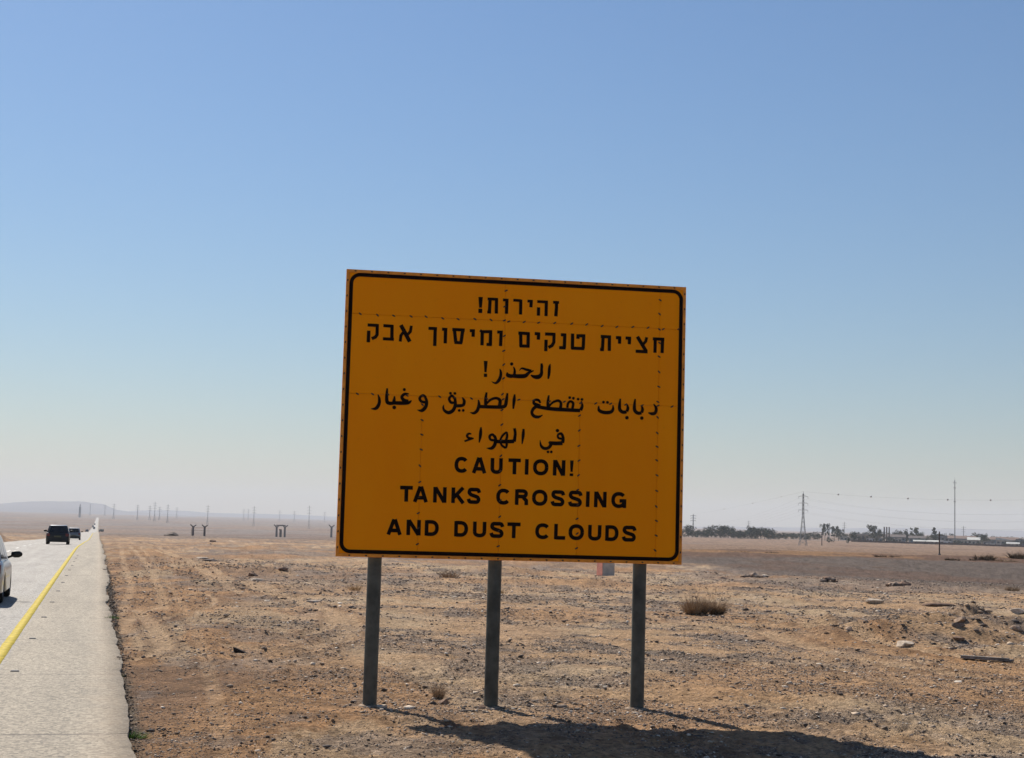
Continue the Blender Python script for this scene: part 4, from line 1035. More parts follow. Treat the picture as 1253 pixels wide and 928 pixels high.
plant("dry_bush", 345, 730, 260, 1.0, .6, .16, .010, M_DRY, 6, "sparse brown blades standing in for rough earth on the verge left of the sign", "bush", 1.0, .2, 1.0)  # blades stand in for brown earth relief, not a real plant
plant("dry_bush", 810, 797, 200, .5, .2, .10, .009, M_STRAW, 7, "low straw patch to the right of the right post", "bush", .9, .2, .9)
plant("dry_bush", 1240, 723, 260, .34, .3, .42, .018, M_DRY, 8, "dry bush on the edge of the grey plain near the right edge of the view", "bush", .8, .2, .9)
plant("green_weed", 158, 904, 420, .17, .13, .14, .008, M_GREEN, 9, "bright green weed at the pavement edge nearest the camera", "weed", 1.0, .3, .8)
plant("green_weed", 141.5, 757, 300, .16, .5, .13, .010, M_GREEN, 10, "green weed at the pavement edge level with the double wheel track", "weed", .8, .2, .9)
plant("green_weed", 146, 829, 120, .08, .12, .07, .005, M_GREEN, 11, "tiny green weed at the pavement edge beside the cross joint", "weed", .9, .2, .8)
for k, (px, py, w, h) in enumerate([(133, 716, .3, .12), (130.5, 697, .35, .14), (136, 736, .25, .1), (139, 748, .2, .1), (129, 685, .4, .2), (149, 842, .07, .05), (153, 868, .08, .06), (143.5, 790, .1, .07), (145, 808, .1, .06)]):
    plant("edge_growth", px, py, 90, w, w * 1.8, h, .007 + w * .02, M_DULL, 20 + k, "dull growth at the pavement edge, %s" % ("level with the fourth road stud", "level with the seventh road stud", "second beyond the weed by the wheel tracks", "right behind the weed by the wheel tracks", "farthest from the camera", "just nearer than the tiny green weed", "midway between tiny and nearest green weeds", "beside the bent wheel track", "between bent wheel track and tiny weed")[k], "weed", .8, .2, .9, "dull growth along the pavement edge")
plant("dry_bush", 1205, 685.5, 400, 1.5, 1.2, 1.0, .11, M_DULL, 40, "large dull bush on the dark earth strip at right", "bush", .8, .2, .9)
plant("dry_bush", 1165, 686, 300, .9, .8, .6, .08, M_DULL, 41, "dark bush on the dark earth strip, left of the large dull one", "bush", .8, .2, .9)
plant("dry_bush", 1190, 686, 200, .5, .5, .38, .06, M_DULL, 42, "small dark bush between two larger ones on the dark earth strip", "bush", .8, .2, .9)
plant("dry_bush", 1251, 684, 500, 1.6, 1.2, 1.35, .09, M_DULL, 43, "tall dull bush cut by the right edge of the view on the dark strip", "bush", .7, .2, .9)
plant("dry_bush", 1228, 687, 300, 1.8, 1.2, .5, .05, M_DRY, 44, "long low brown scrub between the two tallest bushes at right", "bush", 1.0, .2, 1)
plant("dry_bush", 912, 676, 260, 4.0, 2, .45, .06, M_DULL, 45, "long low dark scrub right of the sign on the dark strip", "bush", 1.0, .2, 1)
plant("dry_bush", 1087, 682, 300, 1.8, 1.2, .55, .08, M_DULL, 46, "low scrub on the dark strip in line with the three slim chimneys", "bush", 1.0, .2, 1)

# ------------------------------------------------------------------ concrete block behind the sign
def block():
    p = hit(741, 705); root = empty("concrete_block", p, .42)
    tag(root, "red and white concrete block behind the sign left of the right post", "concrete block")
    mc = mat("pale_concrete", (.50, .44, .38), .85, var=.12, scale=4, bump=.01, bscale=12)
    mr = mat("faded_red_paint", (.75, .30, .22), .7, var=.15, scale=5)
    mb = MB(); mb.add([(-.30, -.30, -.05), (.30, -.30, -.05), (.30, .30, -.05), (-.30, .30, -.05), (-.28, -.28, .95), (.28, -.28, .95), (.28, .28, .95), (-.28, .28, .95)], [(3, 2, 1, 0), (4, 5, 6, 7), (0, 1, 5, 4), (1, 2, 6, 5), (2, 3, 7, 6), (3, 0, 4, 7)])
    bevel(mb.build("body", mc, root), .02, 2)
    mb = MB(); mb.add([(-.304, -.27, .02), (-.304, .27, .02), (-.284, .25, .92), (-.284, -.25, .92)], [(0, 1, 2, 3)]); mb.v = mb.v
    o = mb.build("painted_face", mr, root); o.location.x = -.006
    s = o.modifiers.new("t", 'SOLIDIFY'); s.thickness = .004
    mb = MB(); mb.box(-.2, -.1, -.03, .03, .94, 1.0); mb.box(.1, .2, -.03, .03, .94, 1.0); mb.build("lifting_lug", M_BACK, root)
block()

# ------------------------------------------------------------------ gate frames and posts on the plain
M_CONC = mat("weathered_concrete_post", (.17, .15, .145), .9, var=.2, scale=1.2)
M_WOOD = mat("weathered_wood_post", (.10, .075, .06), .85, var=.2, scale=2)
def gate(xa, xb, yb, label, beam, seed, single=False):
    P = []
    a = hit((xa + xb) / 2, yb); R = math.hypot(a.x, a.y)
    A, B = at(xa, R), at(xb, R); root = empty("gate_frame", (A + B) / 2)
    tag(root, label, "gate frame"); W_ = (B - A).length; h = (yb - 643.0) * R / FPX; q_ = R / 330
    ang = math.atan2(B.y - A.y, B.x - A.x); root.rotation_euler = (0, 0, ang)
    for x in ((-W_ / 2,) if single else (-W_ / 2, W_ / 2)):
        mb = MB(); mb.bar((x, 0, -.4), (x, 0, h * .88), .46 * q_, .40 * q_); mb.build("post", M_CONC, root)
        mb = MB(); mb.bar((x, 0, h * .80), (x - .62 * q_, 0, h * 1.02), .28 * q_, .2 * q_); mb.bar((x, 0, h * .80), (x + .62 * q_, 0, h * 1.0), .28 * q_, .2 * q_); mb.build("forked_arm", M_CONC, root)
    if beam == 'top':
        mb = MB(); mb.bar((-W_ / 2 - .5, 0, h * .97), (W_ / 2 + .5, 0, h * .97), .26 * q_); mb.build("beam", M_CONC, root)
        mb = MB(); mb.box(-.25 * q_, .25 * q_, -.12, .12, 0, h * .55); mb.box(-.35 * q_, .2 * q_, -.1, .1, h * .55, h * .66); mb.build("gate_leaf", M_WOOD, root)
    if beam == 'wire':
        mb = MB()
        for q in (.25, .5, .75): mb.bar((-W_ / 2, 0, h * q), (W_ / 2, 0, h * q), .05)
        mb.build("wires", M_WOOD, root)['kind'] = 'stuff'
        mb = MB(); mb.bar((-W_ / 2 - .45, 0, -.2), (-W_ / 2 - .45, 0, h * .7), .1); mb.build("side_post", M_WOOD, root)
gate(237, 251, 656, "pair of fork-topped concrete posts with wires, on the plain at the left", 'wire', 1)
gate(339, 349, 657.5, "fork-topped concrete gate with a beam across, left of the sign", 'top', 2)
gate(406, 414, 658, "lone fork-topped concrete post half behind the sign's left edge", None, 3, True)
def pole(px, yb, yt, w, label, arm=False, name="utility_pole", r=None):
    p = at(px, r) if r else hit(px, yb); R = math.hypot(p.x, p.y); h = (yb - yt) * R / FPX
    root = empty(name, p); tag(root, label, "pole")
    mb = MB(); mb.bar((0, 0, -.4), (0, 0, h), w, w * .75, 8); mb.build("shaft", M_WOOD, root)
    if arm:
        mb = MB(); mb.bar((-w * 2.5, 0, h * .94), (w * 2.5, 0, h * .94), w * .5); mb.build("crossarm", M_WOOD, root)
        for s in (-1, 1):
            mb = MB(); mb.bar((s * w * 2.2, 0, h * .94), (s * w * 2.2, 0, h * 1.01), w * .4); mb.build("insulator", M_CONC, root)
    mb = MB(); mb.box(-w * .8, w * .8, -w * .8, w * .8, -.1, .15); mb.build("footing", M_CONC, root)
    return root
pole(1149.5, 679, 652, .22, "dark wooden pole standing in the tan field in front of the settlement")
pole(1005.6, 667.5, 651.6, .55, "short dark pole on the plain right of the lattice pylon", True)

# ------------------------------------------------------------------ power line
M_STEEL = mat("galvanised_lattice", (.22, .23, .235), .6, .4, var=.1, scale=.5)
M_STEEL2 = mat("hazy_steel", (.20, .21, .22), .7, .2, var=.1, scale=.5)
def pylon(px, R, h, hw, arm, label, group=None, levels=((.93, 1.0), (.80, 1.0), (.67, 1.0)), t=.22, rz=0.0, detail=True, material=None, waist=.55):
    p = at(px, R); root = empty("pylon", p, rz); tag(root, label, "pylon", group); M_ = material or M_STEEL
    def w(z):
        f = z / h
        return hw + (hw * .22 - hw) * (f / waist) ** .8 if f < waist else hw * .22 + (hw * .13 - hw * .22) * (f - waist) / (1 - waist)
    n = 12 if detail else 6
    zs = [h * (1 - (1 - i / n) ** 1.25) * .985 for i in range(n + 1)]
    for sx, sy in ((-1, -1), (1, -1), (1, 1), (-1, 1)):
        mb = MB()
        for a, b in zip(zs[:-1], zs[1:]): mb.bar((sx * w(a), sy * w(a), a - (.5 if a == 0 else 0)), (sx * w(b), sy * w(b), b), t, t)
        mb.build("leg", M_, root)
    mb = MB()
    for a, b in zip(zs[:-1], zs[1:]):
        wa, wb = w(a), w(b)
        for (x0, y0, x1, y1) in ((-1, -1, 1, -1), (1, -1, 1, 1), (1, 1, -1, 1), (-1, 1, -1, -1)):
            mb.bar((x0 * wa, y0 * wa, a), (x1 * wb, y1 * wb, b), t * .55)
            if detail: mb.bar((x1 * wa, y1 * wa, a), (x0 * wb, y0 * wb, b), t * .55)
            mb.bar((x0 * wb, y0 * wb, b), (x1 * wb, y1 * wb, b), t * .5)
    tag(mb.build("bracing", M_, root), kind='stuff')
    tips = []
    for f, k in levels:
        z = h * f; mb = MB(); ww = w(z)
        for s in (-1, 1):
            for sy in (-1, 1):
                mb.bar((s * ww, sy * ww, z), (s * arm * k, 0, z + .1), t * .6); mb.bar((s * ww, sy * ww, z + h * .025), (s * arm * k, 0, z + .1), t * .6)
            tips.append(root.matrix_basis @ Vector((s * arm * k, 0, z - h * .035)))
        mb.build("crossarm", M_, root)
        for s in (-1, 1):
            mb = MB(); mb.bar((s * arm * k, 0, z), (s * arm * k, 0, z - h * .035), t * .9, t * .9, 6); mb.build("insulator", M_, root)
    mb = MB(); mb.bar((0, 0, h * .96), (0, 0, h * 1.03), t); mb.build("peak", M_, root)
    root['_t'] = 0
    return root, tips, p + Vector((0, 0, h * 1.03))
def local_tips(root, tips): 
    Mx = Matrix.Translation(root.location) @ Matrix.Rotation(root.rotation_euler.z, 4, 'Z')
    Mi = root.matrix_basis
    return [Mx @ (Mi.inverted() @ t) for t in tips]
def mpp(R): return R / FPX
P1, t1, top1 = pylon(982.5, 854, 62.5 * mpp(854), 2.1, 2.6, "tallest lattice pylon with three crossarms right of the sign", t=.17)
P0, t0, top0 = pylon(848, 2300, 23 * mpp(2300), 2.2, 4.2, "distant pylon beside the right edge of the sign, behind the trees", detail=False, t=.5)
P2, t2, top2 = pylon(1430, 800, 30, 2.1, 2.6, "lattice pylon outside the view to the right, carrying the same line", t=.17)
M_WIRE = mat("aluminium_cable", (.18, .18, .18), .6, .3)
def cable(a, b, sag, w=.05, n=26):
    pts = []
    for i in range(n + 1):
        t = i / n; p = a.lerp(b, t); p.z -= sag * 4 * t * (1 - t); pts.append(p)
    return pts
def wire_obj(pts, w, label, group):
    o0 = pts[0]; mb = MB(); mb.tube([p - o0 for p in pts], w, 4); o = mb.build("power_cable", M_WIRE); o.location = o0
    tag(o, label, "cable", group); return o
lt1, lt0, lt2 = local_tips(P1, t1), local_tips(P0, t0), local_tips(P2, t2)
lv = ["top", "middle", "lowest"]
for k, (a, b) in enumerate(zip(lt1, lt2)):
    wire_obj(cable(a, b, 7.5), .02, "cable running right from the %s crossarm of the tallest pylon, %s end" % (lv[k // 2], ("left", "right")[k % 2]), "cables of the power line")
for k, (a, b) in enumerate(zip(lt1, lt0)):
    wire_obj(cable(a, b, 11), .02, "cable running back left from the %s crossarm of the tallest pylon, %s end" % (lv[k // 2], ("left", "right")[k % 2]), "cables of the power line")
eR = cable(top1, top2, 4.0, n=60); eL = cable(top1, top0, 1.5, n=60)
wire_obj(eR, .035, "topmost cable right of the tallest pylon, carrying marker balls", "cables of the power line")
wire_obj(eL, .035, "topmost cable left of the tallest pylon, carrying marker balls", "cables of the power line")
M_BALL = mat("faded_marker_ball", (.42, .37, .35), .6, var=.1)
def near_px(pts, px):
    best = None
    for a, b in zip(pts[:-1], pts[1:]):
        for q in range(10):
            p = a.lerp(b, q / 10); d = p - Vector((0, 0, CAM_H)); X = W0 / 2 + FPX * d.dot(RIGHT) / d.dot(FWD)
            if best is None or abs(X - px) < best[0]: best = (abs(X - px), p)
    return best[1]
bm_ = MB(); bm_.lathe([(.001, -.32), (.17, -.27), (.28, -.16), (.32, 0), (.28, .16), (.17, .27), (.001, .32)], n=12)
ball0 = None
for k, (px, nm) in enumerate([(886, "farthest left of the marker balls on the power line"), (921, "second marker ball from the left on the power line"), (956, "marker ball just left of the tallest pylon"), (1026, "marker ball just right of the tallest pylon"),
                 (1066, "second marker ball right of the tallest pylon"), (1111, "third marker ball right of the tallest pylon"), (1160, "marker ball just left of the tall slim mast"), (1212, "marker ball nearest the right edge of the view")]):
    if ball0 is None: ball0 = bm_.build("marker_ball", M_BALL, smooth=True); o = ball0
    else: o = ball0.copy(); COL.objects.link(o)
    o.location = near_px(eL if px < 982 else eR, px); tag(o, nm, "marker ball", "marker balls on the power line")
    if px < 982:
        s_ = (o.location.length / 850) * .8; o.scale = (s_,) * 3
GP = "far pylons across the plain"
for px, top, R, hb, lab in [(205, 616, 3600, 22, "first of four tall hazy pylons between the road and the sign"), (254, 616, 3500, 23, "tall hazy pylon above the left gate frame"), (310.5, 616, 3300, 24, "tall hazy pylon midway between the two gate frames"), (378, 613, 3000, 28, "tall hazy pylon nearest the sign's left edge"),
                            (139, 617, 4800, 18, "hazy pylon right of the far end of the road"), (168, 617, 4500, 18, "hazy pylon at the right foot of the flat-topped hill"), (183, 618, 4700, 17, "left one of three close hazy pylons"), (189, 612, 4100, 23, "middle and tallest of three close hazy pylons"), (195, 619, 4700, 16, "right one of three close hazy pylons"),
                            (916, 632, 2000, 18, "slim pylon rising out of the dark trees right of the sign"), (1033, 632, 1900, 20, "slim pylon between the tallest pylon and the settlement"), (1179, 633, 1700, 19, "slim pylon behind the settlement just right of the tall mast")]:
    pylon(px, R, hb * mpp(R), 1.4 * R / 2500, 2.3 * mpp(R), lab, GP, t=.00009 * R, detail=False, material=M_STEEL2, waist=.4)
for (px, top, R), lb in zip([(110, 620, 7000), (128, 622, 7000), (216, 626, 6500), (298, 624, 6500), (303.5, 624.5, 6700), (342, 625, 6500), (360, 624, 6300), (397, 624.5, 6300)],
    ["first", "second", "third", "fourth", "fifth", "sixth", "seventh", "eighth"]):
    pylon(px, R, 13 * mpp(R), 3.2, 2.0 * mpp(R), "faintest small pylons on the horizon: the %s from the left" % lb, "faintest pylons on the horizon", t=.45, detail=False, material=M_STEEL2, waist=.4)
# tall slim mast
def mast():
    R = 1400; p = at(1168.3, R); h = 74 * mpp(R); root = empty("radio_mast", p); tag(root, "tall slim radio mast rising from the settlement, twice as high as the pylons", "mast")
    mb = MB()
    for k in range(3):
        a = k * 2.094; mb.bar((math.cos(a) * .42, math.sin(a) * .42, -.5), (math.cos(a) * .3, math.sin(a) * .3, h), .24, .2)
    n = 26
    for i in range(n):
        for k in range(3):
            a, b = k * 2.094, (k + 1) * 2.094; mb.bar((math.cos(a) * .4, math.sin(a) * .4, h * i / n), (math.cos(b) * .4, math.sin(b) * .4, h * (i + 1) / n), .12)
    tag(mb.build("lattice", M_STEEL, root), kind='stuff')
    for z, w in ((.96, 1.3), (.88, .8), (.66, .7)):
        mb = MB(); mb.bar((-w, 0, h * z), (w, 0, h * z), .2); mb.bar((-w, 0, h * z - .5), (-w, 0, h * z + .6), .25); mb.bar((w, 0, h * z - .5), (w, 0, h * z + .6), .25); mb.build("antenna", M_STEEL, root)
    mb = MB(); mb.bar((0, 0, h), (0, 0, h + 2.4), .12); mb.build("spike", M_STEEL, root)
mast()
def antenna_tower(px, R, h, label):
    p = at(px, R); root = empty("antenna_tower", p); tag(root, label, "tower")
    mb = MB()
    for sx, sy in ((-1, -1), (1, -1), (1, 1), (-1, 1)): mb.bar((sx * .7, sy * .7, -.5), (sx * .5, sy * .5, h), .25)
    for i in range(8): mb.bar((-.6, -.6, h * i / 8), (.6, .6, h * (i + 1) / 8), .12); mb.bar((.6, -.6, h * i / 8), (-.6, .6, h * (i + 1) / 8), .12)
    tag(mb.build("lattice", M_STEEL, root), kind='stuff')
    for z in (.72, .86, .98):
        mb = MB(); mb.bar((-1.6, 0, h * z), (1.6, 0, h * z), .3); mb.build("antenna", M_STEEL, root)
antenna_tower(1014, 1500, 17 * mpp(1500), "stubby antenna tower among feathery trees right of the tallest pylon")
antenna_tower(1199, 1450, 12 * mpp(1450), "short thin tower behind the white-roofed sheds")

# ------------------------------------------------------------------ settlement
def bmats():
    return {k: mat(k, c, .85, var=.12, scale=.35) for k, c in {
        'cream_wall': (.50, .44, .36), 'tan_wall': (.40, .31, .23), 'grey_wall': (.26, .26, .26), 'white_wall': (.78, .77, .73), 'dark_roof': (.13, .10, .09), 'white_roof': (.62, .61, .56), 'pale_roof': (.58, .57, .53), 'brown_roof': (.20, .13, .10), 'blue_grey_wall': (.20, .24, .26)}.items()}
BM = bmats(); M_WIN = mat("dark_window", (.04, .05, .06), .25, var=.1, spec=.6)
def building(x0, x1, yb, yt, R, depth, wall, roof, label, kind='flat', nwin=4, name="building", door=True):
    A, B = at(x0, R), at(x1, R); c = (A + B) / 2; w = (B - A).length; h = (yb - yt) * R / FPX
    ang = math.atan2(B.y - A.y, B.x - A.x); root = empty(name, (c.x, c.y, min(A.z, B.z) - .1), ang); tag(root, label, "building")
    wall, roof = BM[wall], BM[roof]; hh = h * (.92 if kind == 'flat' else .68)
    mb = MB(); mb.box(-w / 2, w / 2, 0, depth, -1, hh); mb.build("wall", wall, root)
    mb = MB()
    if kind == 'flat': mb.box(-w / 2 - .3, w / 2 + .3, -.3, depth + .3, hh, h)
    elif kind == 'gable':   # ridge runs left-right
        e = .5; mb.add([(-w / 2 - e, -e, hh - .1), (w / 2 + e, -e, hh - .1), (w / 2 + e, depth + e, hh - .1), (-w / 2 - e, depth + e, hh - .1), (-w / 2 - e, depth / 2, h), (w / 2 + e, depth / 2, h)],
                       [(0, 1, 5, 4), (2, 3, 4, 5), (1, 2, 5), (3, 0, 4), (3, 2, 1, 0)])
    elif kind == 'shed':    # one slope falling to the right
        mb.add([(-w / 2 - .4, -.5, h), (w / 2 + .4, -.5, hh), (w / 2 + .4, depth, hh), (-w / 2 - .4, depth, h), (-w / 2 - .4, -.5, hh - .02), (w / 2 + .4, -.5, hh - .3), (w / 2 + .4, depth, hh - .3), (-w / 2 - .4, depth, hh - .02)],
               [(0, 1, 2, 3), (7, 6, 5, 4), (0, 4, 5, 1), (1, 5, 6, 2), (2, 6, 7, 3), (3, 7, 4, 0)])
    elif kind == 'gable_front':
        e = .5; mb.add([(-w / 2 - e, -e, hh - .1), (0, -e, h), (w / 2 + e, -e, hh - .1), (-w / 2 - e, depth + e, hh - .1), (0, depth + e, h), (w / 2 + e, depth + e, hh - .1)],
                       [(0, 2, 1), (3, 4, 5), (0, 1, 4, 3), (1, 2, 5, 4), (2, 0, 3, 5)])
    mb.build("roof", roof, root)
    for i in range(nwin):
        x = -w / 2 + w * (i + .5) / nwin; ww = min(.9, w / nwin * .3)
        if i == nwin // 2 and door:
            mb = MB(); mb.box(x - ww, x + ww, -.06, .0, 0, hh * .62); mb.build("door", M_WIN, root)
        else:
            mb = MB(); mb.box(x - ww, x + ww, -.05, .0, hh * .38, hh * .75); mb.build("window", M_WIN, root)
building(1040, 1063, 662, 653, 1380, 14, 'tan_wall', 'pale_roof', "tan low block at the left end of the settlement", 'flat', 5)
building(1070, 1080, 662, 655, 1350, 10, 'grey_wall', 'dark_roof', "small grey building under the feathery tree", 'gable', 2)
building(1084, 1108, 661, 652, 1430, 16, 'grey_wall', 'dark_roof', "long dark-roofed building behind the three slim chimneys", 'gable', 5)
building(1092, 1103, 663, 657, 1320, 10, 'cream_wall', 'pale_roof', "small cream building in front of the long dark-roofed one", 'flat', 3)
building(1112, 1132, 662, 654, 1400, 12, 'blue_grey_wall', 'dark_roof', "blue-grey building left of the conical tree", 'gable', 4)
building(1132, 1154, 664, 659.5, 1310, 12, 'cream_wall', 'white_roof', "low pale shed with a light roof in front of the conical tree", 'gable', 4)
building(1146, 1166, 661, 652, 1450, 14, 'grey_wall', 'dark_roof', "grey building at the foot of the tall mast", 'flat', 4)
building(1160, 1194, 660, 650.5, 1440, 18, 'grey_wall', 'brown_roof', "long brown-roofed hall right of the tall mast", 'gable', 6)
building(1184, 1199, 662.5, 653.5, 1340, 14, 'cream_wall', 'white_roof', "small shed with a white roof and grey gable left of the round dark tree", 'gable', 3)
building(1166, 1184, 664.5, 658.5, 1300, 10, 'cream_wall', 'pale_roof', "low cream building in front of the brown-roofed hall", 'flat', 4)
building(1212, 1246, 661, 651.5, 1420, 20, 'blue_grey_wall', 'brown_roof', "wide brown-roofed hangar at the right", 'gable', 5)
building(1219, 1241, 663, 653.5, 1330, 16, 'cream_wall', 'white_roof', "hangar with a bright white sloping roof at the right", 'shed', 4)
building(1203, 1217, 665, 659.5, 1290, 9, 'grey_wall', 'dark_roof', "low grey hut between the round dark tree and the white-roofed hangar", 'flat', 3)
building(1243, 1262, 662, 654, 1360, 14, 'blue_grey_wall', 'dark_roof', "dark building cut by the right edge of the view", 'flat', 4)
building(1206, 1226, 667.5, 664.5, 1240, 7, 'white_wall', 'white_roof', "very low white hut in front of the white-roofed hangar", 'flat', 4)
for k, px in enumerate((1082, 1085, 1088)):
    R = 1400; p = at(px, R); root = empty("chimney", p); h = 17.5 * mpp(R)
    tag(root, ("leftmost", "middle", "rightmost")[k] + " of three slim dark chimneys standing in a row in the settlement", "chimney", "three slim chimneys")
    mb = MB(); mb.lathe([(.62, -.5), (.55, h), (.45, h), (.45, h - .5)], n=12); mb.build("stack", M_WOOD, root); mb = MB(); mb.lathe([(.56, h - .6), (.7, h - .6), (.7, h - .1), (.56, h - .1)], n=12); mb.build("collar", M_CONC, root)
def hazy_tower():
    R = 5200; p = at(97.5, R); root = empty("tower", p); h = 15 * mpp(R); tag(root, "narrow dark tower standing in the haze left of the far road", "tower")
    mb = MB(); mb.box(-3.2, 3.2, -2, 2, -3, h * .8); mb.build("shaft", M_STEEL2, root); mb = MB(); mb.box(-1.4, 1.4, -1.4, 1.4, h * .8, h); mb.build("top", M_STEEL2, root)
hazy_tower()
def wall():
    # low dark wall along the near side of the settlement, bay by bay
    root = None; mw = mat("dark_boundary_wall", (.13, .085, .07), .9, var=.2, scale=.2)
    a0 = at(1042, 1260); root = empty("boundary_wall", a0); tag(root, "low dark wall running along the near side of the settlement", "wall")
    pts = [at(px, 1265 - (px - 1042) * .18) for px in range(1042, 1266, 8)]
    for a, b in zip(pts[:-1], pts[1:]):
        a = a - a0; b = b - a0; h = 1.5 + rnd.uniform(-.3, .3); mb = MB(); d = (b - a); nrm = Vector((-d.y, d.x, 0)).normalized() * .15
        mb.add([a - nrm + Vector((0, 0, -1)), b - nrm + Vector((0, 0, -1)), b + nrm + Vector((0, 0, -1)), a + nrm + Vector((0, 0, -1)), a - nrm + Vector((0, 0, h)), b - nrm + Vector((0, 0, h)), b + nrm + Vector((0, 0, h)), a + nrm + Vector((0, 0, h))],
               [(3, 2, 1, 0), (4, 5, 6, 7), (0, 1, 5, 4), (1, 2, 6, 5), (2, 3, 7, 6), (3, 0, 4, 7)]); mb.build("bay", mw, root)
        mb = MB(); mb.bar(a + Vector((0, 0, -1)), a + Vector((0, 0, h + .35)), .5); mb.build("pier", mw, root)
wall()

# ------------------------------------------------------------------ trees
def leaf_mat(name, c, c2): return island_mat(name, [(0, c), (1, c2)], .85)
LM = [leaf_mat("dark_foliage", (.030, .045, .030), (.075, .095, .055)), leaf_mat("grey_green_foliage", (.05, .065, .045), (.11, .125, .085)), leaf_mat("olive_foliage", (.045, .05, .030), (.10, .10, .06))]
M_BARK = mat("tree_bark", (.10, .075, .055), .9, var=.2, scale=1.0)
def tree_mesh(seed, kind, lm):
    """a tree 1 m tall: trunk with limbs, crown of many small leaf clumps"""
    R = np.random.RandomState(seed); mb = MB()
    def rec(a, d, L, w, lvl, tips):
        b = a + d * L; mb.bar(a, b, w, w * .6, 5)
        if lvl == 0: tips.append(b); return
        for _ in range(3 if lvl > 1 else 2):
            nd = (d + Vector(R.normal(0, .55 if kind != 'cone' else .3, 3)) + Vector((0, 0, .15))).normalized(); rec(b, nd, L * .62, w * .55, lvl - 1, tips)
    tips = []; rec(Vector((0, 0, -.05)), Vector((0, 0, 1)), .28, .05, 2, tips)
    cl = []
    if kind == 'round': cl = [(R.normal(0, .19), R.normal(0, .19), R.uniform(.12, .84), R.uniform(.13, .22)) for _ in range(18)]
    elif kind == 'wide': cl = [(R.normal(0, .33), R.normal(0, .28), R.uniform(.10, .80), R.uniform(.13, .21)) for _ in range(22)]
    elif kind == 'feather': cl = [(R.normal(0, .18), R.normal(0, .18), R.uniform(.34, .93), R.uniform(.08, .13)) for _ in range(20)]
    elif kind == 'cone': cl = [(R.normal(0, .03), R.normal(0, .03), z, .24 * (1.04 - z) + .03) for z in np.linspace(.15, .95, 12)]
    V = []; F = []
    N_ = {'feather': 46}.get(kind, 42)
    for (cx, cy, cz, r) in cl:
        for _ in range(N_):
            v = R.normal(size=3); v /= np.linalg.norm(v); q = R.rand() ** .4
            c = np.array([cx, cy, cz]) + v * r * q * np.array([1, 1, .85]); a = R.normal(size=3); a /= np.linalg.norm(a); b = np.cross(a, R.normal(size=3)); b /= np.linalg.norm(b); s = R.uniform(.018, .042)
            k = len(V); V += [c - a * s, c + b * s, c + a * s, c - b * s]; F.append((k, k + 1, k + 2, k + 3))
    root = empty("tree", (0, 0, 0)); mb.build("trunk", M_BARK, root); np_mesh("crown", np.array(V), np.array(F), lm, parent=root)
    return root
KINDS = {'round': [tree_mesh(1, 'round', LM[0]), tree_mesh(2, 'round', LM[0])], 'wide': [tree_mesh(3, 'wide', LM[0]), tree_mesh(4, 'wide', LM[1])], 'feather': [tree_mesh(5, 'feather', LM[1])], 'cone': [tree_mesh(6, 'cone', LM[0])], 'olive': [tree_mesh(7, 'wide', LM[2])]}
_used = set()
def tree(kind, px, R, hpx, label, group=None, k=0, wide=1.0, name="tree"):
    src = KINDS[kind][k % len(KINDS[kind])]
    if src.name in _used: o = copy_tree(src)
    else: o = src; _used.add(src.name)
    h = hpx * mpp(R); o.location = at(px, R); o.scale = (h * wide, h * wide, h); o.rotation_euler = (0, 0, rnd.uniform(0, 6.28))
    tag(o, label, "tree", group); return o
ORD = "nearest second third fourth fifth sixth seventh eighth ninth tenth eleventh twelfth thirteenth fourteenth fifteenth sixteenth seventeenth eighteenth nineteenth twentieth twenty-first twenty-second twenty-third twenty-fourth twenty-fifth twenty-sixth twenty-seventh".split()
G1 = "dark trees of the windbreak right of the sign"
tr = random.Random(4)
tops = [(838, 11), (843, 16.5), (848, 10), (853, 11), (858, 10), (863, 11), (867, 11), (871, 16), (876, 13), (881, 17), (886, 16.5), (891, 16), (895, 13), (899, 11), (903, 12), (907, 12), (911, 11), (915, 12.5), (919, 17.5), (923, 14), (927, 15), (931, 15.5), (936, 14.5), (940, 15), (944, 12), (949, 10), (954, 10)]
for i, (px, h) in enumerate(tops):
    tree('round' if h > 13 else 'wide', px + tr.uniform(-.5, .5), 1290 + tr.uniform(-25, 25), h * .98, ("tree nearest the sign in the dark windbreak" if i == 0 else "%s tree from the sign in the dark windbreak, one of its %s ones" % (ORD[i], "tall" if h > 13 else "low")), G1, i, 1.15 if h > 13 else 1.3)
G2 = "low hazy scrub trees beyond the lattice pylon"
for i, px in enumerate(range(960, 1004, 5)):
    tree('olive' if i % 2 else 'wide', px + tr.uniform(-1, 1), 1420 + tr.uniform(-40, 40), tr.uniform(7.5, 10.5), "low hazy scrub tree, %s from the left in the line behind the tallest pylon" % ("first", "second", "third", "fourth", "fifth", "sixth", "seventh", "eighth", "ninth")[i], G2, 1, 1.5)
tree('feather', 1009.5, 1330, 20, "tall feathery tree left of the stubby antenna tower", wide=.75)
tree('feather', 1021, 1330, 17, "feathery tree right of the stubby antenna tower", wide=.95)
tree('feather', 1026, 1350, 14, "smaller feathery tree left of the slim pylon", wide=1.0)
tree('wide', 1014.5, 1100, 8.0, "dark rounded bush-like tree in the field below the antenna tower", k=0, wide=.9)
tree('round', 1038.5, 1120, 7.5, "small round dark tree alone in front of the scrub line", wide=1.0)
tree('round', 1044.5, 1250, 12, "round dark tree at the left end of the settlement", k=1, wide=.9)
tree('feather', 1067, 1330, 20, "tall bare feathery tree left of the three slim chimneys", wide=.9)
tree('olive', 1074, 1300, 12, "dull green tree right of the tall feathery one in the settlement", wide=1.1)
tree('round', 1076, 1480, 16, "dark tree behind the settlement just left of the three chimneys", wide=.8)
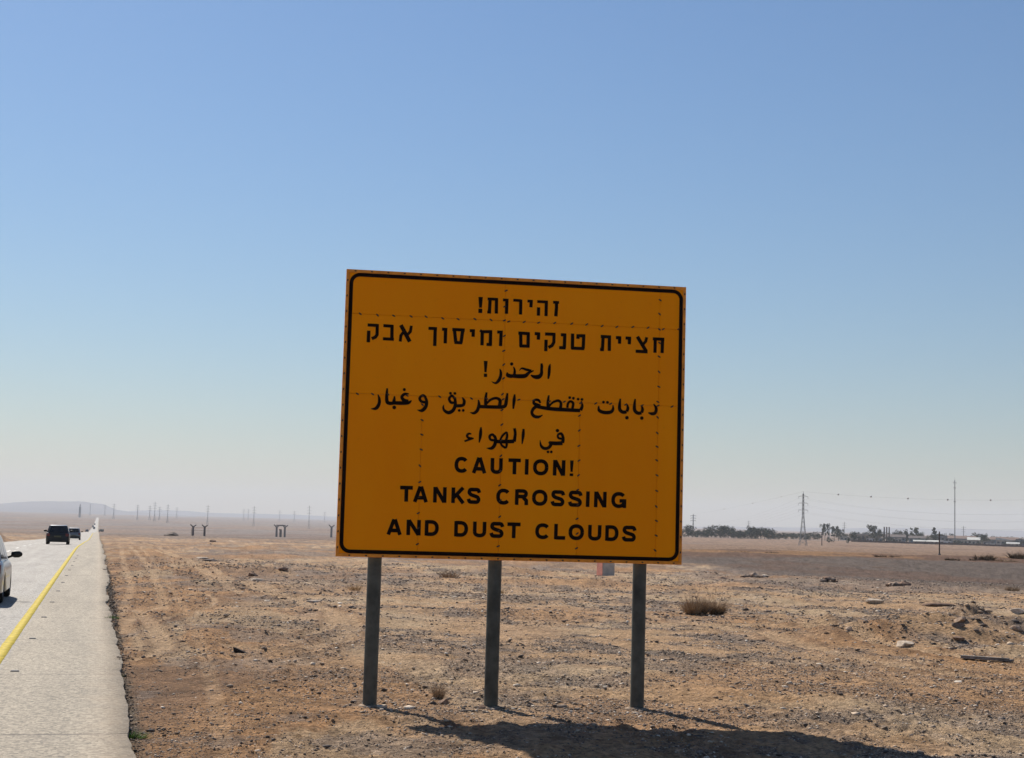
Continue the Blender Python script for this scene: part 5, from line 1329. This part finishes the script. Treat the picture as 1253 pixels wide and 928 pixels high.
tree('wide', 1090, 1290, 9, "dark spreading tree below the rightmost slim chimney", wide=1.0)
tree('olive', 1102, 1460, 16, "olive tree behind the long dark-roofed building", wide=.9)
tree('round', 1109, 1460, 14.5, "dark round tree behind the blue-grey building's left end", wide=.8)
tree('feather', 1120, 1480, 17, "pale feathery tree behind the blue-grey building", wide=1.1)
tree('cone', 1143.5, 1380, 18.5, "dark conical tree in the middle of the settlement", wide=1.3)
tree('olive', 1157, 1470, 13, "dull tree left of the foot of the tall mast", wide=.9)
tree('round', 1194, 1480, 14.5, "dark tree behind the small white-roofed shed", k=1, wide=.9)
tree('round', 1204, 1330, 15, "large round dark tree between the white-roofed shed and hangar", wide=.95)
tree('wide', 1128, 1290, 8, "low dark tree at the left end of the low pale shed", wide=1.2)
tree('olive', 1054, 1290, 8, "low dull tree in front of the tan block", wide=1.2)
tree('wide', 1233, 1290, 6.5, "low dark shrub-like tree in front of the white-roofed hangar", wide=1.7)
tree('olive', 1250, 1290, 8.5, "low dull tree at the right edge of the view", wide=1.3)
tree('wide', 1172, 1290, 6.5, "low dark tree before the low cream building", wide=1.4)

bk = random.Random(9)
for i in range(26):
    px = 1030 + i * 8.6 + bk.uniform(-2, 2)
    tree(('wide', 'olive', 'round')[i % 3], px, 1560 + bk.uniform(-40, 60), bk.uniform(9, 13.5), "low hazy tree behind the settlement, %s from the left" % (["leftmost"] + ORD[1:])[i].replace("nearest", "first"), "low hazy trees behind the settlement", 0, 1.35)
building(1028, 1037, 661, 656.5, 1480, 8, 'cream_wall', 'pale_roof', "tiny pale hut left of the tan low block", 'flat', 2)
building(1118, 1131, 665, 660.5, 1280, 8, 'cream_wall', 'pale_roof', "small pale hut in front of the blue-grey building", 'gable', 3)
building(1150, 1164, 666, 661.5, 1262, 8, 'white_wall', 'pale_roof', "small white hut at the foot of the tall mast", 'flat', 3)
building(1232, 1247, 667.5, 662.5, 1262, 8, 'cream_wall', 'pale_roof', "small cream hut below the right end of the hangar", 'gable', 3)
building(1060, 1071, 664.5, 659.5, 1300, 8, 'white_wall', 'pale_roof', "small white hut in front of the tan low block", 'flat', 3)

# ------------------------------------------------------------------ vehicles
M_TYRE = mat("tyre_rubber", (.018, .018, .018), .85, spec=.1); M_RIMM = mat("alloy_rim", (.35, .35, .36), .35, .8)
M_GLASS = mat("tinted_glass", (.012, .014, .017), .12, var=.05, spec=.5); M_TRIM = mat("black_trim", (.02, .02, .02), .5, spec=.3)
M_TAIL = mat("tail_lamp_red", (.16, .012, .01), .3, spec=.4); M_PLATE = mat("dusty_plate", (.10, .085, .04), .7)
def car(paint, loc, rz, L=4.3, Wd=1.8, Hh=1.5, label="", cat="car", suv=False, name="car", paint2=None):
    root = empty(name, loc, rz); tag(root, label, cat); hw = Wd / 2; hl = L / 2
    def loft(sections, nm, mt, closed=True, smooth=True, cap=True):
        V = []; F = []; n = len(sections[0])
        for s in sections: V += s
        for i in range(len(sections) - 1):
            for j in range(n - (0 if closed else 1)):
                F.append((i * n + j, (i + 1) * n + j, (i + 1) * n + (j + 1) % n, i * n + (j + 1) % n))
        if cap: F += [tuple(range(n))[::1], tuple(range((len(sections) - 1) * n, len(sections) * n))[::-1]]
        return mesh_obj(nm, V, F, mt, root, smooth)
    belt = Hh * .62
    st = [(-1.0, .84, .32, .80), (-.985, .93, .26, .90), (-.93, .98, .22, .98), (-.80, 1, .22, 1.0), (-.795, 1, .36, 1.0), (-.74, 1, .60, 1.0), (-.66, 1, .68, 1.0), (-.57, 1, .68, 1.0), (-.49, 1, .60, 1.0), (-.435, 1, .36, 1.0), (-.43, 1, .20, 1.0), (-.1, 1, .20, .99), (.25, 1, .20, .97),
          (.43, 1, .20, .95), (.435, 1, .36, .95), (.49, 1, .60, .93), (.57, 1, .68, .90), (.66, .99, .68, .86), (.74, .98, .60, .83), (.795, .97, .36, .80), (.80, .96, .22, .80), (.93, .88, .22, .70), (.985, .74, .28, .58), (1.0, .62, .34, .50)]
    secs = []
    for y, w, zb, zt in st:
        w *= hw; zt *= belt; y *= hl; zm = max(zb + .02, min(zt * .62, zt - .1))
        secs.append([(-w * .92, y, zb), (-w, y, zb + .04 if zb < .5 else zb + .01), (-w, y, max(zm, zb + .05)), (-w * .985, y, zt - .07), (-w * .93, y, zt), (w * .93, y, zt), (w * .985, y, zt - .07), (w, y, max(zm, zb + .05)), (w, y, zb + .04 if zb < .5 else zb + .01), (w * .92, y, zb)])
    body = loft(secs, "body", paint)
    # cabin: base outline at the belt, roof outline
    yb0, yb1 = (-.94 if suv else -.90) * hl, .42 * hl; yr0, yr1 = (-.78 if suv else -.66) * hl, .08 * hl; z0, z1 = belt - .03, Hh - .04
    rw = hw * .76; bw = hw * .93
    def ring(t):
        y0 = yb0 + (yr0 - yb0) * t; y1 = yb1 + (yr1 - yb1) * t; w = bw + (rw - bw) * t; z = z0 + (z1 - z0) * t; c = .10 + .06 * t
        return [(-w + c, y0, z), (w - c, y0, z), (w, y0 + c, z), (w, y1 - c, z), (w - c, y1, z), (-w + c, y1, z), (-w, y1 - c, z), (-w, y0 + c, z)]
    cab = loft([ring(0), ring(.35), ring(.7), ring(1)], "cabin", paint, smooth=False)
    top = ring(1); V = [(x * .97, y * .985, z + .001) for x, y, z in top] + [(x * .80, y * .9 - .03, z + .04) for x, y, z in top]; n = 8
    mesh_obj("roof", V, [(i, (i + 1) % n, n + (i + 1) % n, n + i) for i in range(n)] + [tuple(range(n, 2 * n))], paint2 or paint, root, True)
    def pane(nm, c4, nrm, mt=M_GLASS, off=.008):
        nv = Vector(nrm).normalized() * off; Vv = [Vector(c) + nv for c in c4] + [Vector(c) - nv * .2 for c in c4]
        mesh_obj(nm, Vv, [(0, 1, 2, 3), (7, 6, 5, 4), (0, 4, 5, 1), (1, 5, 6, 2), (2, 6, 7, 3), (3, 7, 4, 0)], mt, root)
    def P_(t, side, f):   # a point on the cabin side at height t, f 0 rear .. 1 front
        y0 = yb0 + (yr0 - yb0) * t; y1 = yb1 + (yr1 - yb1) * t; w = bw + (rw - bw) * t; c = .12
        return Vector((side * w, y0 + c + (y1 - y0 - 2 * c) * f, z0 + (z1 - z0) * t))
    for s in (-1, 1):
        for f0, f1 in ((.03, .26), (.29, .57), (.60, .97)):
            q = [P_(.14, s, f0), P_(.14, s, f1), P_(.88, s, f1), P_(.88, s, f0)]
            pane("side_window", q if s > 0 else q[::-1], (s, 0, .25))
    a = lambda t, x, rear: Vector((x * (bw + (rw - bw) * t - .16), (yb0 + (yr0 - yb0) * t) if rear else (yb1 + (yr1 - yb1) * t), z0 + (z1 - z0) * t))
    pane("rear_window", [a(.14, -1, True), a(.14, 1, True), a(.90, 1, True), a(.90, -1, True)], (0, -1, .3), off=.012)
    pane("windscreen", [a(.08, 1, False), a(.08, -1, False), a(.92, -1, False), a(.92, 1, False)], (0, 1, .8), off=.012)
    mb = MB(); mb.box(-hw * .88, hw * .88, -hl - .05, -hl + .12, .27, .52); bevel(mb.build("rear_bumper", M_TRIM, root), .03, 2)
    mb = MB(); mb.box(-hw * .70, hw * .70, hl - .16, hl + .03, .28, .46); bevel(mb.build("front_bumper", M_TRIM, root), .03, 2)
    mb = MB(); mb.box(-hw * .86, hw * .86, -hl * .78, hl * .78, .19, .30); mb.build("underbody", M_TRIM, root)
    mb = MB(); mb.box(-.26, .26, -hl - .062, -hl - .052, .56, .67); mb.build("number_plate", M_PLATE, root)
    for s in (-1, 1):
        mb = MB(); mb.box(min(s * hw * .66, s * hw * .94), max(s * hw * .66, s * hw * .94), -hl - .015, -hl + .13, belt * .70, belt * .93); bevel(mb.build("tail_light", M_TAIL, root), .02, 1)
        mb = MB(); mb.box(min(s * hw * .48, s * hw * .80), max(s * hw * .48, s * hw * .80), hl - .14, hl - .02, belt * .55, belt * .70); bevel(mb.build("headlight", M_RIMM, root), .02, 1)
        mb = MB(); mb.lathe([(.001, -.10), (.07, -.09), (.10, -.03), (.095, .05), (.05, .1), (.001, .11)], 'x', 12, (0, 0, 0))
        o = mb.build("mirror", M_TRIM, root, True); o.location = (s * (hw + .13), yb1 - .20 * hl - .02, belt + .10); o.scale = (1.25, .55, .8)
        mb = MB(); mb.bar((s * (hw - .06), yb1 - .2 * hl, belt + .02), (s * (hw + .06), yb1 - .2 * hl - .01, belt + .07), .05); mb.build("mirror_arm", M_TRIM, root)
        for f in (-.615, .615):
            mb = MB(); cx = s * (hw - .12); mb.lathe([(.20, -.10), (.30, -.105), (.325, -.07), (.325, .07), (.30, .105), (.20, .10)], 'x', 26, (cx, f * hl, .325)); w_ = mb.build("wheel", M_TYRE, root, True)
            mb = MB(); mb.lathe([(.001, s * .06), (.06, s * .075), (.07, s * .05), (.17, s * .06), (.205, s * .095), (.205, 0), (.001, 0)], 'x', 20, (cx, f * hl, .325)); mb.build("rim", M_RIMM, w_)
    return root
def on_road(s_, u, a=0.0):
    x, y = road_xy(u, s_); return Vector((x, y, road_z(s_) + .006))
RZ = math.atan2(-RX, RY)
def paintm(name, c, metal=.0, rough=.35, coat=.5): return mat(name, c, rough, metal, var=.03, scale=2, coat=coat, spec=.4)
black = paintm("black_car_paint", (.006, .006, .007), 0, .4, .12); silver = paintm("silver_car_paint", (.50, .47, .42), .35, .4); whitep = paintm("white_car_paint", (.72, .72, .70)); greyp = paintm("grey_car_paint", (.14, .15, .17), .3); bluep = paintm("blue_grey_paint", (.16, .19, .24), .2)
def u_for(px, s_):
    d = ray(px, 640); # lateral offset so that the vehicle stands in the direction of px at distance s_
    l = math.hypot(d.x, d.y); return (d.x * RY - d.y * RX) / (d.x * RX + d.y * RY) * s_
car(silver, on_road(37.3, -2.86), RZ, label="silver car cut by the left edge of the view, in the right-hand lane", L=4.4, Hh=1.52)
car(black, on_road(121, u_for(72.3, 121)), RZ, label="black hatchback driving away ahead of the silver car, its dark rear facing the camera", L=4.1, Wd=1.70, Hh=1.46, suv=True, paint2=greyp)
car(greyp, on_road(215, u_for(91.3, 215)), RZ, label="dark car with a white roof driving away beyond the black hatchback", L=4.3, Hh=1.62, suv=True, paint2=whitep)
car(greyp, on_road(900, u_for(107, 900)), RZ, label="small dark car far down the road before it dips", L=4.3, Hh=1.6, suv=True)
for s_, px, pt, lb in [(1680, 115.5, greyp, "tiny dark car at the foot of the far stretch of road"), (1950, 114.0, bluep, "tiny dark car halfway up the far stretch of road"), (2500, 116.0, greyp, "faintest tiny car near the top of the far stretch of road")]:
    car(pt, on_road(s_, u_for(px, s_)), RZ, label=lb, L=6, Wd=2.4, Hh=2.6, suv=True)
def truck():
    p = at(125.0, 1500); root = empty("parked_truck", p, RZ + .5); tag(root, "grey-green truck parked off the right side of the road in the distance", "truck")
    mg = mat("grey_green_canvas", (.10, .13, .12), .8)
    mb = MB(); mb.box(-1.1, 1.1, -2.8, 1.0, .9, 2.6); bevel(mb.build("cargo_body", mg, root), .08, 2)
    mb = MB(); mb.box(-1.05, 1.05, 1.1, 2.6, .6, 2.2); bevel(mb.build("cab", mg, root), .12, 2)
    mb = MB(); mb.box(-.5, .5, -2.7, 2.5, .55, .9); mb.build("chassis", M_TRIM, root)
    for f in (-2, -.9, 1.9):
        for s in (-1, 1):
            mb = MB(); mb.lathe([(.001, -.14), (.45, -.14), (.48, 0), (.45, .14), (.001, .14)], 'x', 14, (s * .95, f, .48)); mb.build("wheel", M_TYRE, root)
truck()

# ------------------------------------------------------------------ the air
def haze():
    mb = MB(); mb.box(-17000, 17000, -17000, 17000, -26, 320)
    m = bpy.data.materials.new("desert_haze"); m.use_nodes = True; nt = m.node_tree; nt.nodes.clear()
    o_ = nt.nodes.new("ShaderNodeOutputMaterial"); v = nt.nodes.new("ShaderNodeVolumePrincipled")
    v.inputs['Color'].default_value = (.835, .885, .955, 1); v.inputs['Density'].default_value = HAZE_DENSITY; v.inputs['Anisotropy'].default_value = .05
    nt.links.new(v.outputs[0], o_.inputs['Volume'])
    tag(mb.build("haze", m), kind='stuff')
haze()
for o in bpy.data.objects:
    for k in ('_t',):
        if k in o: del o[k]
